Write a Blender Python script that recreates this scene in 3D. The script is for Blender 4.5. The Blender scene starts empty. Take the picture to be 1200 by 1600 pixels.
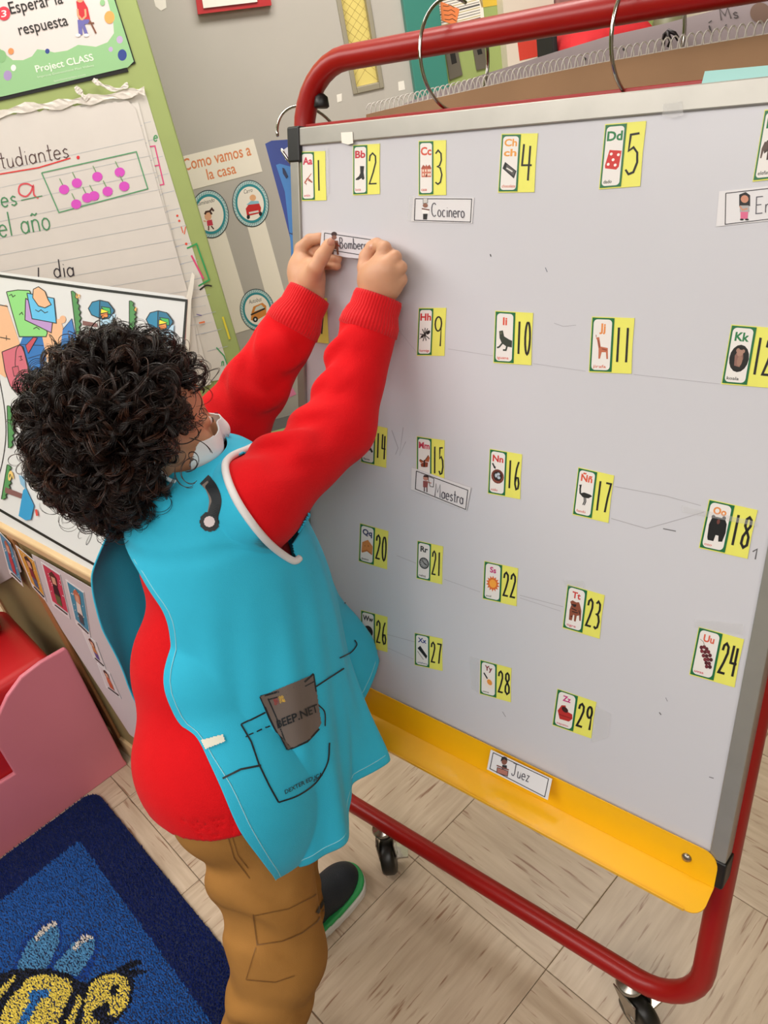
import bpy, math, random
import numpy as np
from mathutils import Vector, Matrix, Euler
from mathutils.bvhtree import BVHTree
random.seed(7); rng = np.random.default_rng(7)
scene = bpy.context.scene
COL = scene.collection

# ------------------------------------------------------------------ camera
# rows: camera right, camera down, camera forward in world axes (X along the easel, Z up)
RC = np.array([[0.7619997301, 0.6223260516, -0.1790717645],
               [0.2252215910, -0.5139455084, -0.8277289709],
               [-0.6071504313, 0.5903984247, -0.5317876022]])
FOC = 1208.5
CAM = np.array([0.0, 0.0, 1.3488])
cam_data = bpy.data.cameras.new('camera'); cam = bpy.data.objects.new('camera', cam_data)
COL.objects.link(cam); scene.camera = cam
cam_data.sensor_fit = 'VERTICAL'; cam_data.sensor_height = 36.0
cam_data.lens = FOC / 1600 * 36.0; cam_data.clip_start = 0.02; cam_data.clip_end = 60
M = Matrix.Identity(4)
for i in range(3):
    M[i][0] = RC[0][i]; M[i][1] = -RC[1][i]; M[i][2] = -RC[2][i]; M[i][3] = CAM[i]
cam.matrix_world = M

# ------------------------------------------------------------------ light and exposure
vs = scene.view_settings
scene.display_settings.display_device = 'sRGB'
vs.view_transform = 'Standard'; vs.look = 'None'; vs.gamma = 1.0; vs.use_curve_mapping = False
vs.exposure = -0.09
world = bpy.data.worlds.new('world'); scene.world = world; world.use_nodes = True
bg = world.node_tree.nodes['Background']
bg.inputs[0].default_value = (0.93, 0.95, 1.0, 1); bg.inputs[1].default_value = 0.25

def area_light(name, loc, target, sx, sy, power, color):
    d = bpy.data.lights.new(name, 'AREA'); d.shape = 'RECTANGLE'; d.size = sx; d.size_y = sy
    d.energy = power; d.color = color
    o = bpy.data.objects.new(name, d); COL.objects.link(o); o.location = loc
    o.rotation_euler = (Vector(target) - Vector(loc)).to_track_quat('-Z', 'Y').to_euler()
    return o
area_light('ceiling_lamp_main', (-1.5, -0.7, 2.62), (-0.9, 0.2, 0.5), 2.4, 1.4, 72, (1.0, 0.965, 0.92))
area_light('ceiling_lamp_side', (1.0, -0.5, 2.62), (0.4, 0.3, 0.3), 1.2, 1.2, 34, (1.0, 0.965, 0.93))
area_light('fill_light_rear', (-1.2, 1.5, 2.62), (-1.9, 2.0, 0.6), 1.6, 0.8, 60, (1.0, 0.96, 0.90))  # fill light added near the door to brighten the grey wall
area_light('ceiling_lamp_left', (-2.9, 0.2, 2.62), (-2.0, 0.4, 0.4), 1.2, 1.2, 40, (1.0, 0.965, 0.92))
area_light('fill_light_behind', (0.3, -2.2, 2.62), (-0.4, 0.0, 0.9), 2.4, 1.2, 55, (1.0, 0.96, 0.92))  # unseen fill added behind the camera to lift the ambient level

# ------------------------------------------------------------------ helpers
def lin(c):
    if isinstance(c, str):
        c = [int(c[i:i+2], 16) / 255 for i in (0, 2, 4)]
    return tuple(x / 12.92 if x <= 0.04045 else ((x + 0.055) / 1.055) ** 2.4 for x in c)
def ray(p):
    v = np.array([(p[0] - 600) / FOC, (p[1] - 800) / FOC, 1.0]); return RC.T @ v
def on_plane(p, P, n):
    r = ray(p); t = ((np.asarray(P) - CAM) @ n) / (r @ n); return CAM + t * r
def at_z(p, z=0.0): return on_plane(p, np.array([0, 0, z]), np.array([0, 0, 1.0]))
def at_depth(p, d): return CAM + d * ray(p)
def proj(P):
    c = RC @ (np.asarray(P, float) - CAM); return np.array([600 + FOC * c[0] / c[2], 800 + FOC * c[1] / c[2]])
def unit(v): v = np.asarray(v, float); return v / np.linalg.norm(v)

MATS = {}
def mat(name, color, rough=0.6, metal=0.0, var=0.0, vscale=20.0, bump=0.0, bscale=200.0, spec=0.5, sheen=0.0, coat=0.0, alpha=1.0, trans=0.0, color2=None, sss=0.0):
    if name in MATS: return MATS[name]
    m = bpy.data.materials.new(name); m.use_nodes = True; nt = m.node_tree; N = nt.nodes; L = nt.links
    b = N['Principled BSDF']; c = lin(color)
    b.inputs['Base Color'].default_value = (*c, 1); b.inputs['Roughness'].default_value = rough
    b.inputs['Metallic'].default_value = metal; b.inputs['Specular IOR Level'].default_value = spec
    b.inputs['Sheen Weight'].default_value = sheen; b.inputs['Coat Weight'].default_value = coat
    b.inputs['Alpha'].default_value = alpha; b.inputs['Transmission Weight'].default_value = trans
    if sss: b.inputs['Subsurface Weight'].default_value = sss; b.inputs['Subsurface Radius'].default_value = (0.012, 0.004, 0.002); b.inputs['Subsurface Scale'].default_value = 1.0
    tc = N.new('ShaderNodeTexCoord')
    if var or color2:
        n = N.new('ShaderNodeTexNoise'); n.inputs['Scale'].default_value = vscale; n.inputs['Detail'].default_value = 5
        L.new(tc.outputs['Object'], n.inputs['Vector'])
        r = N.new('ShaderNodeValToRGB'); L.new(n.outputs['Fac'], r.inputs['Fac'])
        r.color_ramp.elements[0].position = 0.3; r.color_ramp.elements[1].position = 0.7
        if color2: r.color_ramp.elements[0].color = (*lin(color2), 1); r.color_ramp.elements[1].color = (*c, 1)
        else:
            r.color_ramp.elements[0].color = (*[x * (1 - var) for x in c], 1); r.color_ramp.elements[1].color = (*[min(1, x * (1 + var)) for x in c], 1)
        L.new(r.outputs['Color'], b.inputs['Base Color'])
    if bump:
        n2 = N.new('ShaderNodeTexNoise'); n2.inputs['Scale'].default_value = bscale; n2.inputs['Detail'].default_value = 4
        L.new(tc.outputs['Object'], n2.inputs['Vector'])
        bp = N.new('ShaderNodeBump'); bp.inputs['Strength'].default_value = bump; bp.inputs['Distance'].default_value = 0.002
        L.new(n2.outputs['Fac'], bp.inputs['Height']); L.new(bp.outputs['Normal'], b.inputs['Normal'])
    MATS[name] = m; return m
def ink(c):
    return mat('ink_' + c, c, 0.55)

WLOC = {}
def link(o, parent=None, wloc=(0, 0, 0)):
    COL.objects.link(o); w = np.asarray(wloc, float)
    if parent is not None:
        o.parent = parent; o.location = tuple(w - WLOC[parent.name])
    else: o.location = tuple(w)
    WLOC[o.name] = w; return o
def mk(name, V, F, mats, parent=None, fm=None, smooth=False, at=None):
    V = np.asarray(V, float)
    if at is None:
        at = (V.min(0) + V.max(0)) / 2
        if parent is None: at[2] = V[:, 2].min()
    me = bpy.data.meshes.new(name); me.from_pydata((V - at).tolist(), [], [list(map(int, f)) for f in F])
    if not isinstance(mats, (list, tuple)): mats = [mats]
    for m in mats: me.materials.append(m)
    if fm is not None: me.polygons.foreach_set('material_index', np.asarray(fm, dtype=np.int32))
    if smooth: me.polygons.foreach_set('use_smooth', np.ones(len(me.polygons), dtype=bool))
    me.update(); o = bpy.data.objects.new(name, me); return link(o, parent, at)
def empty(name, loc): 
    o = bpy.data.objects.new(name, None); o.empty_display_size = 0.02; return link(o, None, loc)
def tag(o, label=None, cat=None, group=None, kind=None):
    if label: o['label'] = label
    if cat: o['category'] = cat
    if group: o['group'] = group
    if kind: o['kind'] = kind
    return o
def struct(o, label=None):
    o['kind'] = 'structure'
    if label: o['label'] = label
    return o
def frame_box(O, X, Y, Z, x0, x1, y0, y1, z0, z1):
    V = [O + X * x + Y * y + Z * z for z in (z0, z1) for (x, y) in ((x0, y0), (x1, y0), (x1, y1), (x0, y1))]
    F = [(3, 2, 1, 0), (4, 5, 6, 7), (0, 1, 5, 4), (1, 2, 6, 5), (2, 3, 7, 6), (3, 0, 4, 7)]
    return V, F
def box(name, O, X, Y, Z, lim, m, parent=None, bevel=0.0, seg=2):
    V, F = frame_box(np.asarray(O, float), np.asarray(X, float), np.asarray(Y, float), np.asarray(Z, float), *lim)
    if np.dot(np.cross(X, Y), Z) < 0: F = [f[::-1] for f in F]
    o = mk(name, V, F, m, parent)
    if bevel: 
        md = o.modifiers.new('bevel', 'BEVEL'); md.width = bevel; md.segments = seg
        o.data.polygons.foreach_set('use_smooth', np.ones(len(o.data.polygons), dtype=bool))
        md.harden_normals = True
    return o
def tube_data(P, r, sides=12, closed=False, caps=True):
    P = np.asarray(P, float); n = len(P); r = np.broadcast_to(np.asarray(r, float), (n,))
    T = np.zeros_like(P)
    for i in range(n):
        a = P[(i - 1) % n] if (closed or i > 0) else P[0]; b = P[(i + 1) % n] if (closed or i < n - 1) else P[-1]
        T[i] = unit(b - a)
    u = np.cross(T[0], [0, 0, 1.0]); u = unit(u) if np.linalg.norm(u) > 1e-3 else np.array([1.0, 0, 0])
    V = []; F = []
    for i in range(n):
        u = u - T[i] * (u @ T[i]); u = unit(u); w = np.cross(T[i], u)
        for k in range(sides):
            a = 2 * math.pi * k / sides; V.append(P[i] + r[i] * (math.cos(a) * u + math.sin(a) * w))
    m = n if closed else n - 1
    for i in range(m):
        for k in range(sides):
            a = i * sides + k; b = i * sides + (k + 1) % sides; j = (i + 1) % n
            F.append((a, b, j * sides + (k + 1) % sides, j * sides + k))
    if caps and not closed:
        F.append(tuple(range(sides))[::-1]); F.append(tuple((n - 1) * sides + k for k in range(sides)))
    return V, F
def join(parts):
    V = []; F = []
    for v, f in parts:
        o = len(V); V.extend(list(v)); F.extend([tuple(i + o for i in q) for q in f])
    return V, F
def lathe_data(prof, O, A, sides=24):
    A = unit(A); u = np.cross(A, [0.3, 0.9, 0.1]); u = unit(u); w = np.cross(A, u); V = []; F = []
    for (r, h) in prof:
        for k in range(sides):
            a = 2 * math.pi * k / sides; V.append(np.asarray(O) + A * h + r * (math.cos(a) * u + math.sin(a) * w))
    for i in range(len(prof) - 1):
        for k in range(sides):
            F.append((i * sides + k, i * sides + (k + 1) % sides, (i + 1) * sides + (k + 1) % sides, (i + 1) * sides + k))
    F.append(tuple(range(sides))[::-1]); F.append(tuple((len(prof) - 1) * sides + k for k in range(sides)))
    return V, F
def cr(P, n=8, closed=False):
    P = np.asarray(P, float); m = len(P); out = []
    rngi = range(m) if closed else range(m - 1)
    for i in rngi:
        p0 = P[(i - 1) % m] if (closed or i > 0) else 2 * P[0] - P[1]
        p1 = P[i]; p2 = P[(i + 1) % m]; p3 = P[(i + 2) % m] if (closed or i + 2 < m) else 2 * P[-1] - P[-2]
        for k in range(n):
            t = k / n; out.append(0.5 * ((2 * p1) + (-p0 + p2) * t + (2 * p0 - 5 * p1 + 4 * p2 - p3) * t * t + (-p0 + 3 * p1 - 3 * p2 + p3) * t ** 3))
    if not closed: out.append(P[-1])
    return np.array(out)
def in_poly(x, y, poly):
    poly = np.asarray(poly, float); c = np.zeros(np.shape(x), bool); j = len(poly) - 1
    for i in range(len(poly)):
        xi, yi = poly[i]; xj, yj = poly[j]
        if yi != yj: c ^= ((yi > y) != (yj > y)) & (x < (xj - xi) * (y - yi) / (yj - yi) + xi)
        j = i
    return c

class Plane:
    def __init__(s, P, n, u=None):
        s.P = np.asarray(P, float); s.n = unit(n)
        if (CAM - s.P) @ s.n < 0: s.n = -s.n
        if u is None: u = np.cross([0, 0, 1.0], s.n)
        s.u = unit(u); s.v = np.cross(s.n, s.u)
    def pt(s, p, e=0.0): return on_plane(p, s.P + s.n * e, s.n)      # photograph point -> where that sight line meets this surface
    def at(s, a, b, e=0.0): return s.P + s.u * a + s.v * b + s.n * e
def slab(name, plane, pts, t, m, parent=None, e=0.0, world=False):
    A = [np.asarray(p) if world else plane.pt(p, e) for p in pts]; n = len(A)
    ctr = sum(A) / n; area = sum(np.cross(A[i] - ctr, A[(i + 1) % n] - ctr) for i in range(n)) @ plane.n
    if area < 0: A = A[::-1]
    V = A + [a + plane.n * t for a in A]
    F = [tuple(range(n))[::-1], tuple(range(n, 2 * n))] + [(i, (i + 1) % n, n + (i + 1) % n, n + i) for i in range(n)]
    return mk(name, V, F, m, parent)

TXT = {}
def text_mesh(s, bold=0.0):
    k = (s, bold)
    if k not in TXT:
        c = bpy.data.curves.new('t', 'FONT'); c.body = s; c.resolution_u = 3; c.offset = bold
        o = bpy.data.objects.new('t', c); me = bpy.data.meshes.new_from_object(o)
        V = np.array([v.co[:2] for v in me.vertices]); F = [tuple(p.vertices) for p in me.polygons]
        bpy.data.objects.remove(o); bpy.data.curves.remove(c); bpy.data.meshes.remove(me)
        TXT[k] = (V, F)
    return TXT[k]
# single stroke handwriting; x-height .5, capital 1
def arc(cx, cy, rx, ry, a0, a1, n=9): return [(cx + rx * math.cos(math.radians(a0 + (a1 - a0) * i / n)), cy + ry * math.sin(math.radians(a0 + (a1 - a0) * i / n))) for i in range(n + 1)]
O_ = arc(.22, .25, .2, .25, 60, 420)
G = {'a': (.5, [O_, [(.42, .5), (.42, .02)]]), 'o': (.5, [O_]), 'c': (.45, [arc(.22, .25, .2, .25, 50, 310)]),
 'e': (.48, [[(.03, .27), (.42, .27)] + arc(.22, .25, .2, .25, 10, 320)]), 'i': (.2, [[(.1, .5), (.1, 0)], [(.09, .68), (.12, .7)]]),
 'n': (.48, [[(.05, .5), (.05, 0)], [(.05, .3)] + arc(.22, .32, .17, .18, 150, 0) + [(.4, 0)]]),
 'r': (.34, [[(.05, .5), (.05, 0)], [(.05, .3)] + arc(.2, .34, .14, .15, 150, 30)]), 'm': (.7, [[(.05, .5), (.05, 0)], [(.05, .3)] + arc(.18, .34, .13, .16, 150, 0) + [(.31, 0)], [(.31, .3)] + arc(.45, .34, .13, .16, 150, 0) + [(.58, 0)]]),
 's': (.4, [[(.34, .42), (.2, .5), (.06, .4), (.12, .28), (.3, .2), (.34, .08), (.18, 0), (.03, .08)]]), 't': (.34, [[(.16, .85), (.16, .05), (.28, 0)], [(.02, .55), (.32, .55)]]),
 'u': (.46, [[(.05, .5), (.05, .15)] + arc(.2, .15, .15, .15, 180, 350) + [(.38, .5), (.38, 0)]]), 'z': (.4, [[(.05, .48), (.34, .48), (.04, .02), (.36, .02)]]),
 'd': (.5, [O_, [(.42, 1.0), (.42, .02)]]), 'l': (.18, [[(.08, 1), (.08, 0)]]), 'b': (.5, [O_, [(.03, 1), (.03, 0)]]),
 'f': (.34, [[(.32, .9), (.2, 1), (.13, .85), (.13, 0)], [(.0, .5), (.28, .5)]]), '.': (.2, [[(.08, 0), (.1, .03)]]), ' ': (.3, []),
 'ñ': (.48, [[(.05, .5), (.05, 0)], [(.05, .3)] + arc(.22, .32, .17, .18, 150, 0) + [(.4, 0)], [(.05, .68), (.15, .76), (.28, .68), (.4, .76)]]),
 'C': (.7, [arc(.35, .5, .32, .5, 50, 310)]), 'M': (.85, [[(.05, 0), (.1, 1), (.38, .35), (.68, 1), (.75, 0)]]), 'B': (.6, [[(.05, 0), (.05, 1)], [(.05, 1), (.35, .95), (.42, .75), (.3, .55), (.05, .52)], [(.05, .52), (.4, .45), (.5, .25), (.35, .02), (.05, 0)]]),
 'J': (.6, [[(.0, 1), (.6, 1)], [(.34, 1), (.34, .2), (.25, .02), (.1, .0), (.0, .15)]]), 'E': (.6, [[(.5, 1), (.05, 1), (.05, 0), (.52, 0)], [(.05, .52), (.42, .52)]]),
 '0': (.6, [arc(.28, .5, .24, .5, 90, 450, 16)]), '1': (.3, [[(.12, 1), (.12, 0)]]), '2': (.6, [[(.03, .75), (.08, .92), (.26, 1), (.46, .9), (.48, .7), (.3, .38), (.03, .02), (.55, .02)]]),
 '3': (.55, [[(.04, .9), (.22, 1), (.42, .9), (.44, .7), (.32, .55), (.16, .52), (.36, .48), (.48, .28), (.38, .06), (.2, 0), (.03, .06)]]),
 '4': (.6, [[(.08, 1), (.04, .42), (.56, .42)], [(.42, .95), (.4, 0)]]), '5': (.6, [[(.52, 1), (.12, .98), (.08, .58), (.3, .66), (.5, .52), (.54, .28), (.4, .04), (.18, 0), (.02, .12)]]),
 '6': (.6, [[(.42, 1), (.2, .75), (.06, .4), (.06, .18), (.22, 0), (.42, .04), (.5, .22), (.4, .42), (.2, .42), (.08, .28)]]),
 '7': (.6, [[(.02, .98), (.55, .98), (.36, .5), (.24, 0)]]), '8': (.6, [[(.28, .55), (.08, .7), (.1, .92), (.28, 1), (.46, .92), (.48, .72), (.28, .55), (.06, .35), (.04, .12), (.26, 0), (.5, .1), (.5, .36), (.28, .55)]]),
 '9': (.6, [arc(.27, .75, .22, .24, 30, 390, 14) + [(.48, .9), (.46, 0)]])}
class Ink:
    """flat print on a surface, one mesh; coordinates are points of the photograph carried onto the plane"""
    def __init__(s, plane, e=0.0006, dz=0.00003):
        s.pl = plane; s.e = e; s.dz = dz; s.V = []; s.F = []; s.M = []; s.cols = []; s.k = 0
    def add(s, pts, faces, c):
        if c not in s.cols: s.cols.append(c)
        o = len(s.V); s.k += 1; e = s.e + s.dz * min(s.k, 120)
        for p in pts: s.V.append(s.pl.pt(p, e))
        for f in faces: s.F.append(tuple(i + o for i in f)); s.M.append(s.cols.index(c))
    def poly(s, pts, c): s.add(pts, [tuple(range(len(pts)))], c); return s
    def ell(s, cx, cy, rx, ry, c, rot=0, n=20, ring=0):
        a = math.radians(rot); P = []
        for k in range(n):
            t = 2 * math.pi * k / n; x, y = rx * math.cos(t), ry * math.sin(t); P.append((cx + x * math.cos(a) - y * math.sin(a), cy + x * math.sin(a) + y * math.cos(a)))
        if ring: return s.stroke(P + [P[0], P[1]], ring, c)
        return s.poly(P, c)
    def stroke(s, pts, w, c, smooth=0):
        P = cr(pts, smooth) if smooth and len(pts) > 2 else np.asarray(pts, float)
        keep = [0] + [i for i in range(1, len(P)) if np.linalg.norm(P[i] - P[i - 1]) > 1e-6]; P = P[keep]
        if len(P) < 2: return s
        L = []; R = []
        for i in range(len(P)):
            a = P[i] - P[i - 1] if i > 0 else P[1] - P[0]; b = P[i + 1] - P[i] if i < len(P) - 1 else a
            d = unit(a) + unit(b); d = unit(d) if np.linalg.norm(d) > 1e-3 else unit(a)
            n = np.array([-d[1], d[0]]); q = min(1.6, 1 / max(.3, abs(unit(a) @ d)))
            L.append(P[i] + n * w / 2 * q); R.append(P[i] - n * w / 2 * q)
        m = len(P); s.add(L + R, [(i, i + 1, m + i + 1, m + i) for i in range(m - 1)], c); return s
    def rect(s, pts, w, c):
        return s.stroke(list(pts) + [pts[0]], w, c)
    def text(s, t, o, ex, ey, c, bold=0.0, fit=None, mapf=None):
        V, F = text_mesh(t, bold)
        if len(V) == 0: return s
        x = V[:, 0] - V[:, 0].min(); W = x.max(); y = V[:, 1]
        if fit: x = x / W * fit
        pts = [(o[0] + a * ex[0] + b * ey[0], o[1] + a * ex[1] + b * ey[1]) for a, b in zip(x, y)]
        if mapf: pts = [mapf(*p) for p in pts]
        s.add(pts, F, c); return s
    def hand(s, t, o, ex, ey, w, c, mapf=None, jit=0.0):
        x = 0; k0 = s.k
        for ch in t:
            adv, st = G.get(ch, (.4, []))
            for l in st:
                pts = [(o[0] + (x + a) * ex[0] + b * ey[0], o[1] + (x + a) * ex[1] + b * ey[1]) for a, b in l]
                if mapf: pts = [mapf(*p) for p in pts]
                s.stroke(pts, w, c)
            x += adv + .08
        s.k = k0 + 1; return s
    def build(s, name, parent=None):
        fl = []
        for f in s.F:
            a = [np.asarray(s.V[i]) for i in f]; ctr = sum(a) / len(a)
            ar = sum(np.cross(a[i] - ctr, a[(i + 1) % len(a)] - ctr) for i in range(len(a))) @ s.pl.n
            fl.append(f if ar > 0 else f[::-1])
        return mk(name, s.V, fl, [ink(c) for c in s.cols], parent, fm=s.M)

XW = np.array([1.0, 0, 0]); YW = np.array([0, 1.0, 0]); ZW = np.array([0, 0, 1.0])

# ------------------------------------------------------------------ room shell
TH = math.radians(52); WD = np.array([math.cos(TH), math.sin(TH), 0]); WN = np.array([math.sin(TH), -math.cos(TH), 0])
W0 = np.array([-2.43, 1.88, 0.0])
m_grey = mat('wall_paint_grey', 'b9b3ab', 0.55, var=0.03, vscale=3)
m_lime = mat('wall_paint_lime', '98a864', 0.6, var=0.03, vscale=5)
m_white = mat('ceiling_paint', 'e6e3dc', 0.8)
# floor tiles: own object per tile where they can be told apart
def tile_material():
    m = bpy.data.materials.new('vinyl_tile_streaked'); m.use_nodes = True; N = m.node_tree.nodes; L = m.node_tree.links
    b = N['Principled BSDF']; b.inputs['Roughness'].default_value = 0.32; b.inputs['Specular IOR Level'].default_value = 0.35
    tc = N.new('ShaderNodeTexCoord'); oi = N.new('ShaderNodeObjectInfo')
    off = N.new('ShaderNodeVectorMath'); off.operation = 'ADD'; mul = N.new('ShaderNodeVectorMath'); mul.operation = 'SCALE'
    comb = N.new('ShaderNodeCombineXYZ'); L.new(oi.outputs['Random'], comb.inputs[0]); L.new(oi.outputs['Random'], comb.inputs[1])
    L.new(comb.outputs[0], mul.inputs[0]); mul.inputs['Scale'].default_value = 37.0
    L.new(tc.outputs['Object'], off.inputs[0]); L.new(mul.outputs[0], off.inputs[1])
    def noise(sx, sy, scale, detail=4, dist=0.0):
        mp = N.new('ShaderNodeMapping'); mp.inputs['Scale'].default_value = (sx, sy, 1); L.new(off.outputs[0], mp.inputs['Vector'])
        n = N.new('ShaderNodeTexNoise'); n.inputs['Scale'].default_value = scale; n.inputs['Detail'].default_value = detail; n.inputs['Distortion'].default_value = dist
        L.new(mp.outputs[0], n.inputs['Vector']); return n
    a = noise(1, 9, 9, 5, .3); r1 = N.new('ShaderNodeValToRGB'); L.new(a.outputs['Fac'], r1.inputs['Fac'])
    r1.color_ramp.elements[0].position = .3; r1.color_ramp.elements[0].color = (*lin('b39d86'), 1)
    r1.color_ramp.elements[1].position = .72; r1.color_ramp.elements[1].color = (*lin('cab69f'), 1)
    c = noise(1, 13, 11, 3, .35); r2 = N.new('ShaderNodeValToRGB'); L.new(c.outputs['Fac'], r2.inputs['Fac'])
    r2.color_ramp.elements[0].position = .605; r2.color_ramp.elements[0].color = (0, 0, 0, 1); r2.color_ramp.elements[1].position = .70; r2.color_ramp.elements[1].color = (1, 1, 1, 1)
    mx = N.new('ShaderNodeMix'); mx.data_type = 'RGBA'; L.new(r2.outputs['Color'], mx.inputs['Factor'])
    L.new(r1.outputs['Color'], mx.inputs['A']); mx.inputs['B'].default_value = (*lin('8c6a54'), 1)
    L.new(mx.outputs['Result'], b.inputs['Base Color'])
    return m
m_tile = tile_material()
TT = np.array([-0.993, 0.121, 0]); TT = TT / np.linalg.norm(TT); TS = np.array([-TT[1], TT[0], 0]); TL = 0.305
floor_o = box('floor', (0, 0, 0), XW, YW, ZW, (-7, 6, -5, 7, -0.06, -0.0045), mat('floor_adhesive', '8f7f6b', 0.9), None)
struct(floor_o, 'tan streaked vinyl tile floor with alternating grain')
tme = None; ntile = 0
for i in range(-8, 22):
    for j in range(-12, 12):
        ct = (i + .015 + 0.0) * TL; cs = (j - .07) * TL
        P = TT * (ct) + TS * (cs)
        c = RC @ (np.append(P[:2], 0) - CAM)
        if c[2] < .4: continue
        q = proj(P); r = 0.3 * FOC / c[2]
        if q[0] < -r - 60 or q[0] > 1200 + r + 260 or q[1] < 250 - r or q[1] > 1600 + r + 300: continue
        if ntile >= 298: continue
        if tme is None:
            h = TL / 2 - .0006; b = .0012
            V = [(-h, -h, -.005), (h, -h, -.005), (h, h, -.005), (-h, h, -.005), (-h, -h, -.0007), (h, -h, -.0007), (h, h, -.0007), (-h, h, -.0007),
                 (-h + b, -h + b, 0), (h - b, -h + b, 0), (h - b, h - b, 0), (-h + b, h - b, 0)]
            F = [(3, 2, 1, 0), (8, 9, 10, 11)] + [(k, (k + 1) % 4, 4 + (k + 1) % 4, 4 + k) for k in range(4)] + [(4 + k, 4 + (k + 1) % 4, 8 + (k + 1) % 4, 8 + k) for k in range(4)]
            tme = bpy.data.meshes.new('tile'); tme.from_pydata(V, [], F); tme.materials.append(m_tile)
        o = bpy.data.objects.new('tile', tme); link(o, floor_o, (P[0], P[1], 0)); ntile += 1
        o.rotation_euler[2] = math.atan2(TT[1], TT[0]) + (math.pi / 2 if (i + j) % 2 else 0)
def wall(name, s0, s1, d0, d1, z0, z1, m, o=None):
    return struct(box(name, W0, WD, WN, ZW, (s0, s1, d0, d1, z0, z1), m))
DOOR0, DOOR1 = -1.2, 0.775
wall('wall_back', 0.90, 5.0, -0.15, 0.0, 0, 2.7, m_lime)['label'] = 'lime green wall to the right of the grey door'
w_ = wall('wall_back_left', -4.0, DOOR0, -0.15, 0.0, 0, 2.7, m_grey)
w_ = wall('wall_back_over_door', DOOR0, 0.90, -0.15, 0.0, 2.3, 2.7, m_grey)
wall('wall_front', -4.0, 5.0, 6.0, 6.1, 0, 2.7, mat('wall_paint_cream', 'e8e2d6', .8))
wall('wall_left', -4.1, -4.0, -0.15, 6.1, 0, 2.7, m_lime)
wall('wall_right', 5.0, 5.1, -0.15, 6.1, 0, 2.7, m_lime)
struct(box('ceiling', W0, WD, WN, ZW, (-4.1, 5.1, -0.15, 6.1, 2.7, 2.8), m_white))

# grey door with the narrow wired window and teal frame
wallp = Plane(W0, WN)
def spx(p): q = wallp.pt(p); return (q - W0) @ WD, q[2]
door = box('door_1', W0, WD, WN, ZW, (DOOR0, 0.558, -0.06, 0.0, 0.0, 2.3), m_grey); struct(door, 'grey painted door wall with paper signs and narrow window')
box('door_panel', W0, WD, WN, ZW, (0.668, DOOR1, -0.06, 0.0, 0.0, 2.3), m_grey, door)
box('door_panel', W0, WD, WN, ZW, (0.558, 0.668, -0.06, 0.0, 0.0, 1.15), m_grey, door)
box('door_panel', W0, WD, WN, ZW, (0.558, 0.668, -0.06, 0.0, 2.0, 2.3), m_grey, door)
m_teal = mat('teal_enamel', '3d8578', 0.4)
tr = box('trim_1', W0, WD, WN, ZW, (DOOR1, 0.90, -0.08, 0.03, 0, 2.35), m_teal, None, .004); struct(tr, 'teal painted metal door frame upright')
win = empty('window_1', W0 + WD * .61 + ZW * 1.15); struct(win, 'narrow wired glass window in the grey door')
m_wf = mat('window_frame_metal', 'a79f8c', 0.4, 0.3)
for (a, b, c, d) in ((.556, .572, 1.135, 2.02), (.655, .670, 1.135, 2.02), (.572, .655, 1.135, 1.155), (.572, .655, 2.0, 2.02)):
    box('window_frame', W0, WD, WN, ZW, (a, b, -.03, .008, c, d), m_wf, win, .002)
m_gl = mat('lit_corridor_glass', 'e2cf7c', 0.25, spec=.3)
box('pane', W0, WD, WN, ZW, (.572, .655, -.03, -.022, 1.155, 2.0), m_gl, win)
wv = []
for k in range(-6, 34):
    for sg in (1, -1):
        a = np.array([.572, 1.155 + k * .03]); b = np.array([.655, 1.155 + k * .03 + sg * .083])
        if min(a[1], b[1]) < 1.155 or max(a[1], b[1]) > 2.0: continue
        wv.append(tube_data([W0 + WD * p[0] + ZW * p[1] - WN * .0215 for p in (a, b)], .0005, 4))
V, F = join(wv); o = mk('wire_mesh', V, F, mat('wire_dark', 'b39a55', .5), win); o['kind'] = 'stuff'
slab('pane_strip', wallp, [(576, -40), (583, -40), (599, 122), (590, 124)], .001, mat('corridor_green', '6f7f4a', .5), win, -.0215)  # olive green strip along one side of the pane

# paper signs on the door
def paper(name, pl, pts, m, label, cat, parent=None, t=.0008, e=.0005, group=None):
    o = slab(name, pl, pts, t, m, parent, e)
    if parent is None: tag(o, label, cat, group)
    return o
m_paper = mat('paper_white', 'efe9df', .7, var=.02, vscale=30)
m_cream = mat('paper_cream', 'f1e9da', .7)
sg = paper('door_sign', wallp, [(262, 250), (396, 217), (410, 268), (275, 303)], m_cream, 'cream door sign headed Como vamos a la casa in orange letters', 'sign')
k = Ink(wallp, .0014); e1 = unit((110, -26))
k.text('Como vamos a', (288, 267), e1, (-5.5, -26), 'e08a5a', .012, fit=108).text('la casa', (325, 281), e1, (-5.5, -24), 'e08a5a', .012, fit=46).build('lettering', sg)
st1 = paper('paper_strip', wallp, [(322, 365), (351, 358), (397, 512), (368, 521)], m_cream, 'cream paper strip running down below the walking girl disc', 'paper strip', group=None)
st2 = paper('paper_strip', wallp, [(384, 345), (412, 338), (462, 520), (434, 530)], m_cream, 'cream paper strip running down below the red car disc', 'paper strip')
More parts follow.
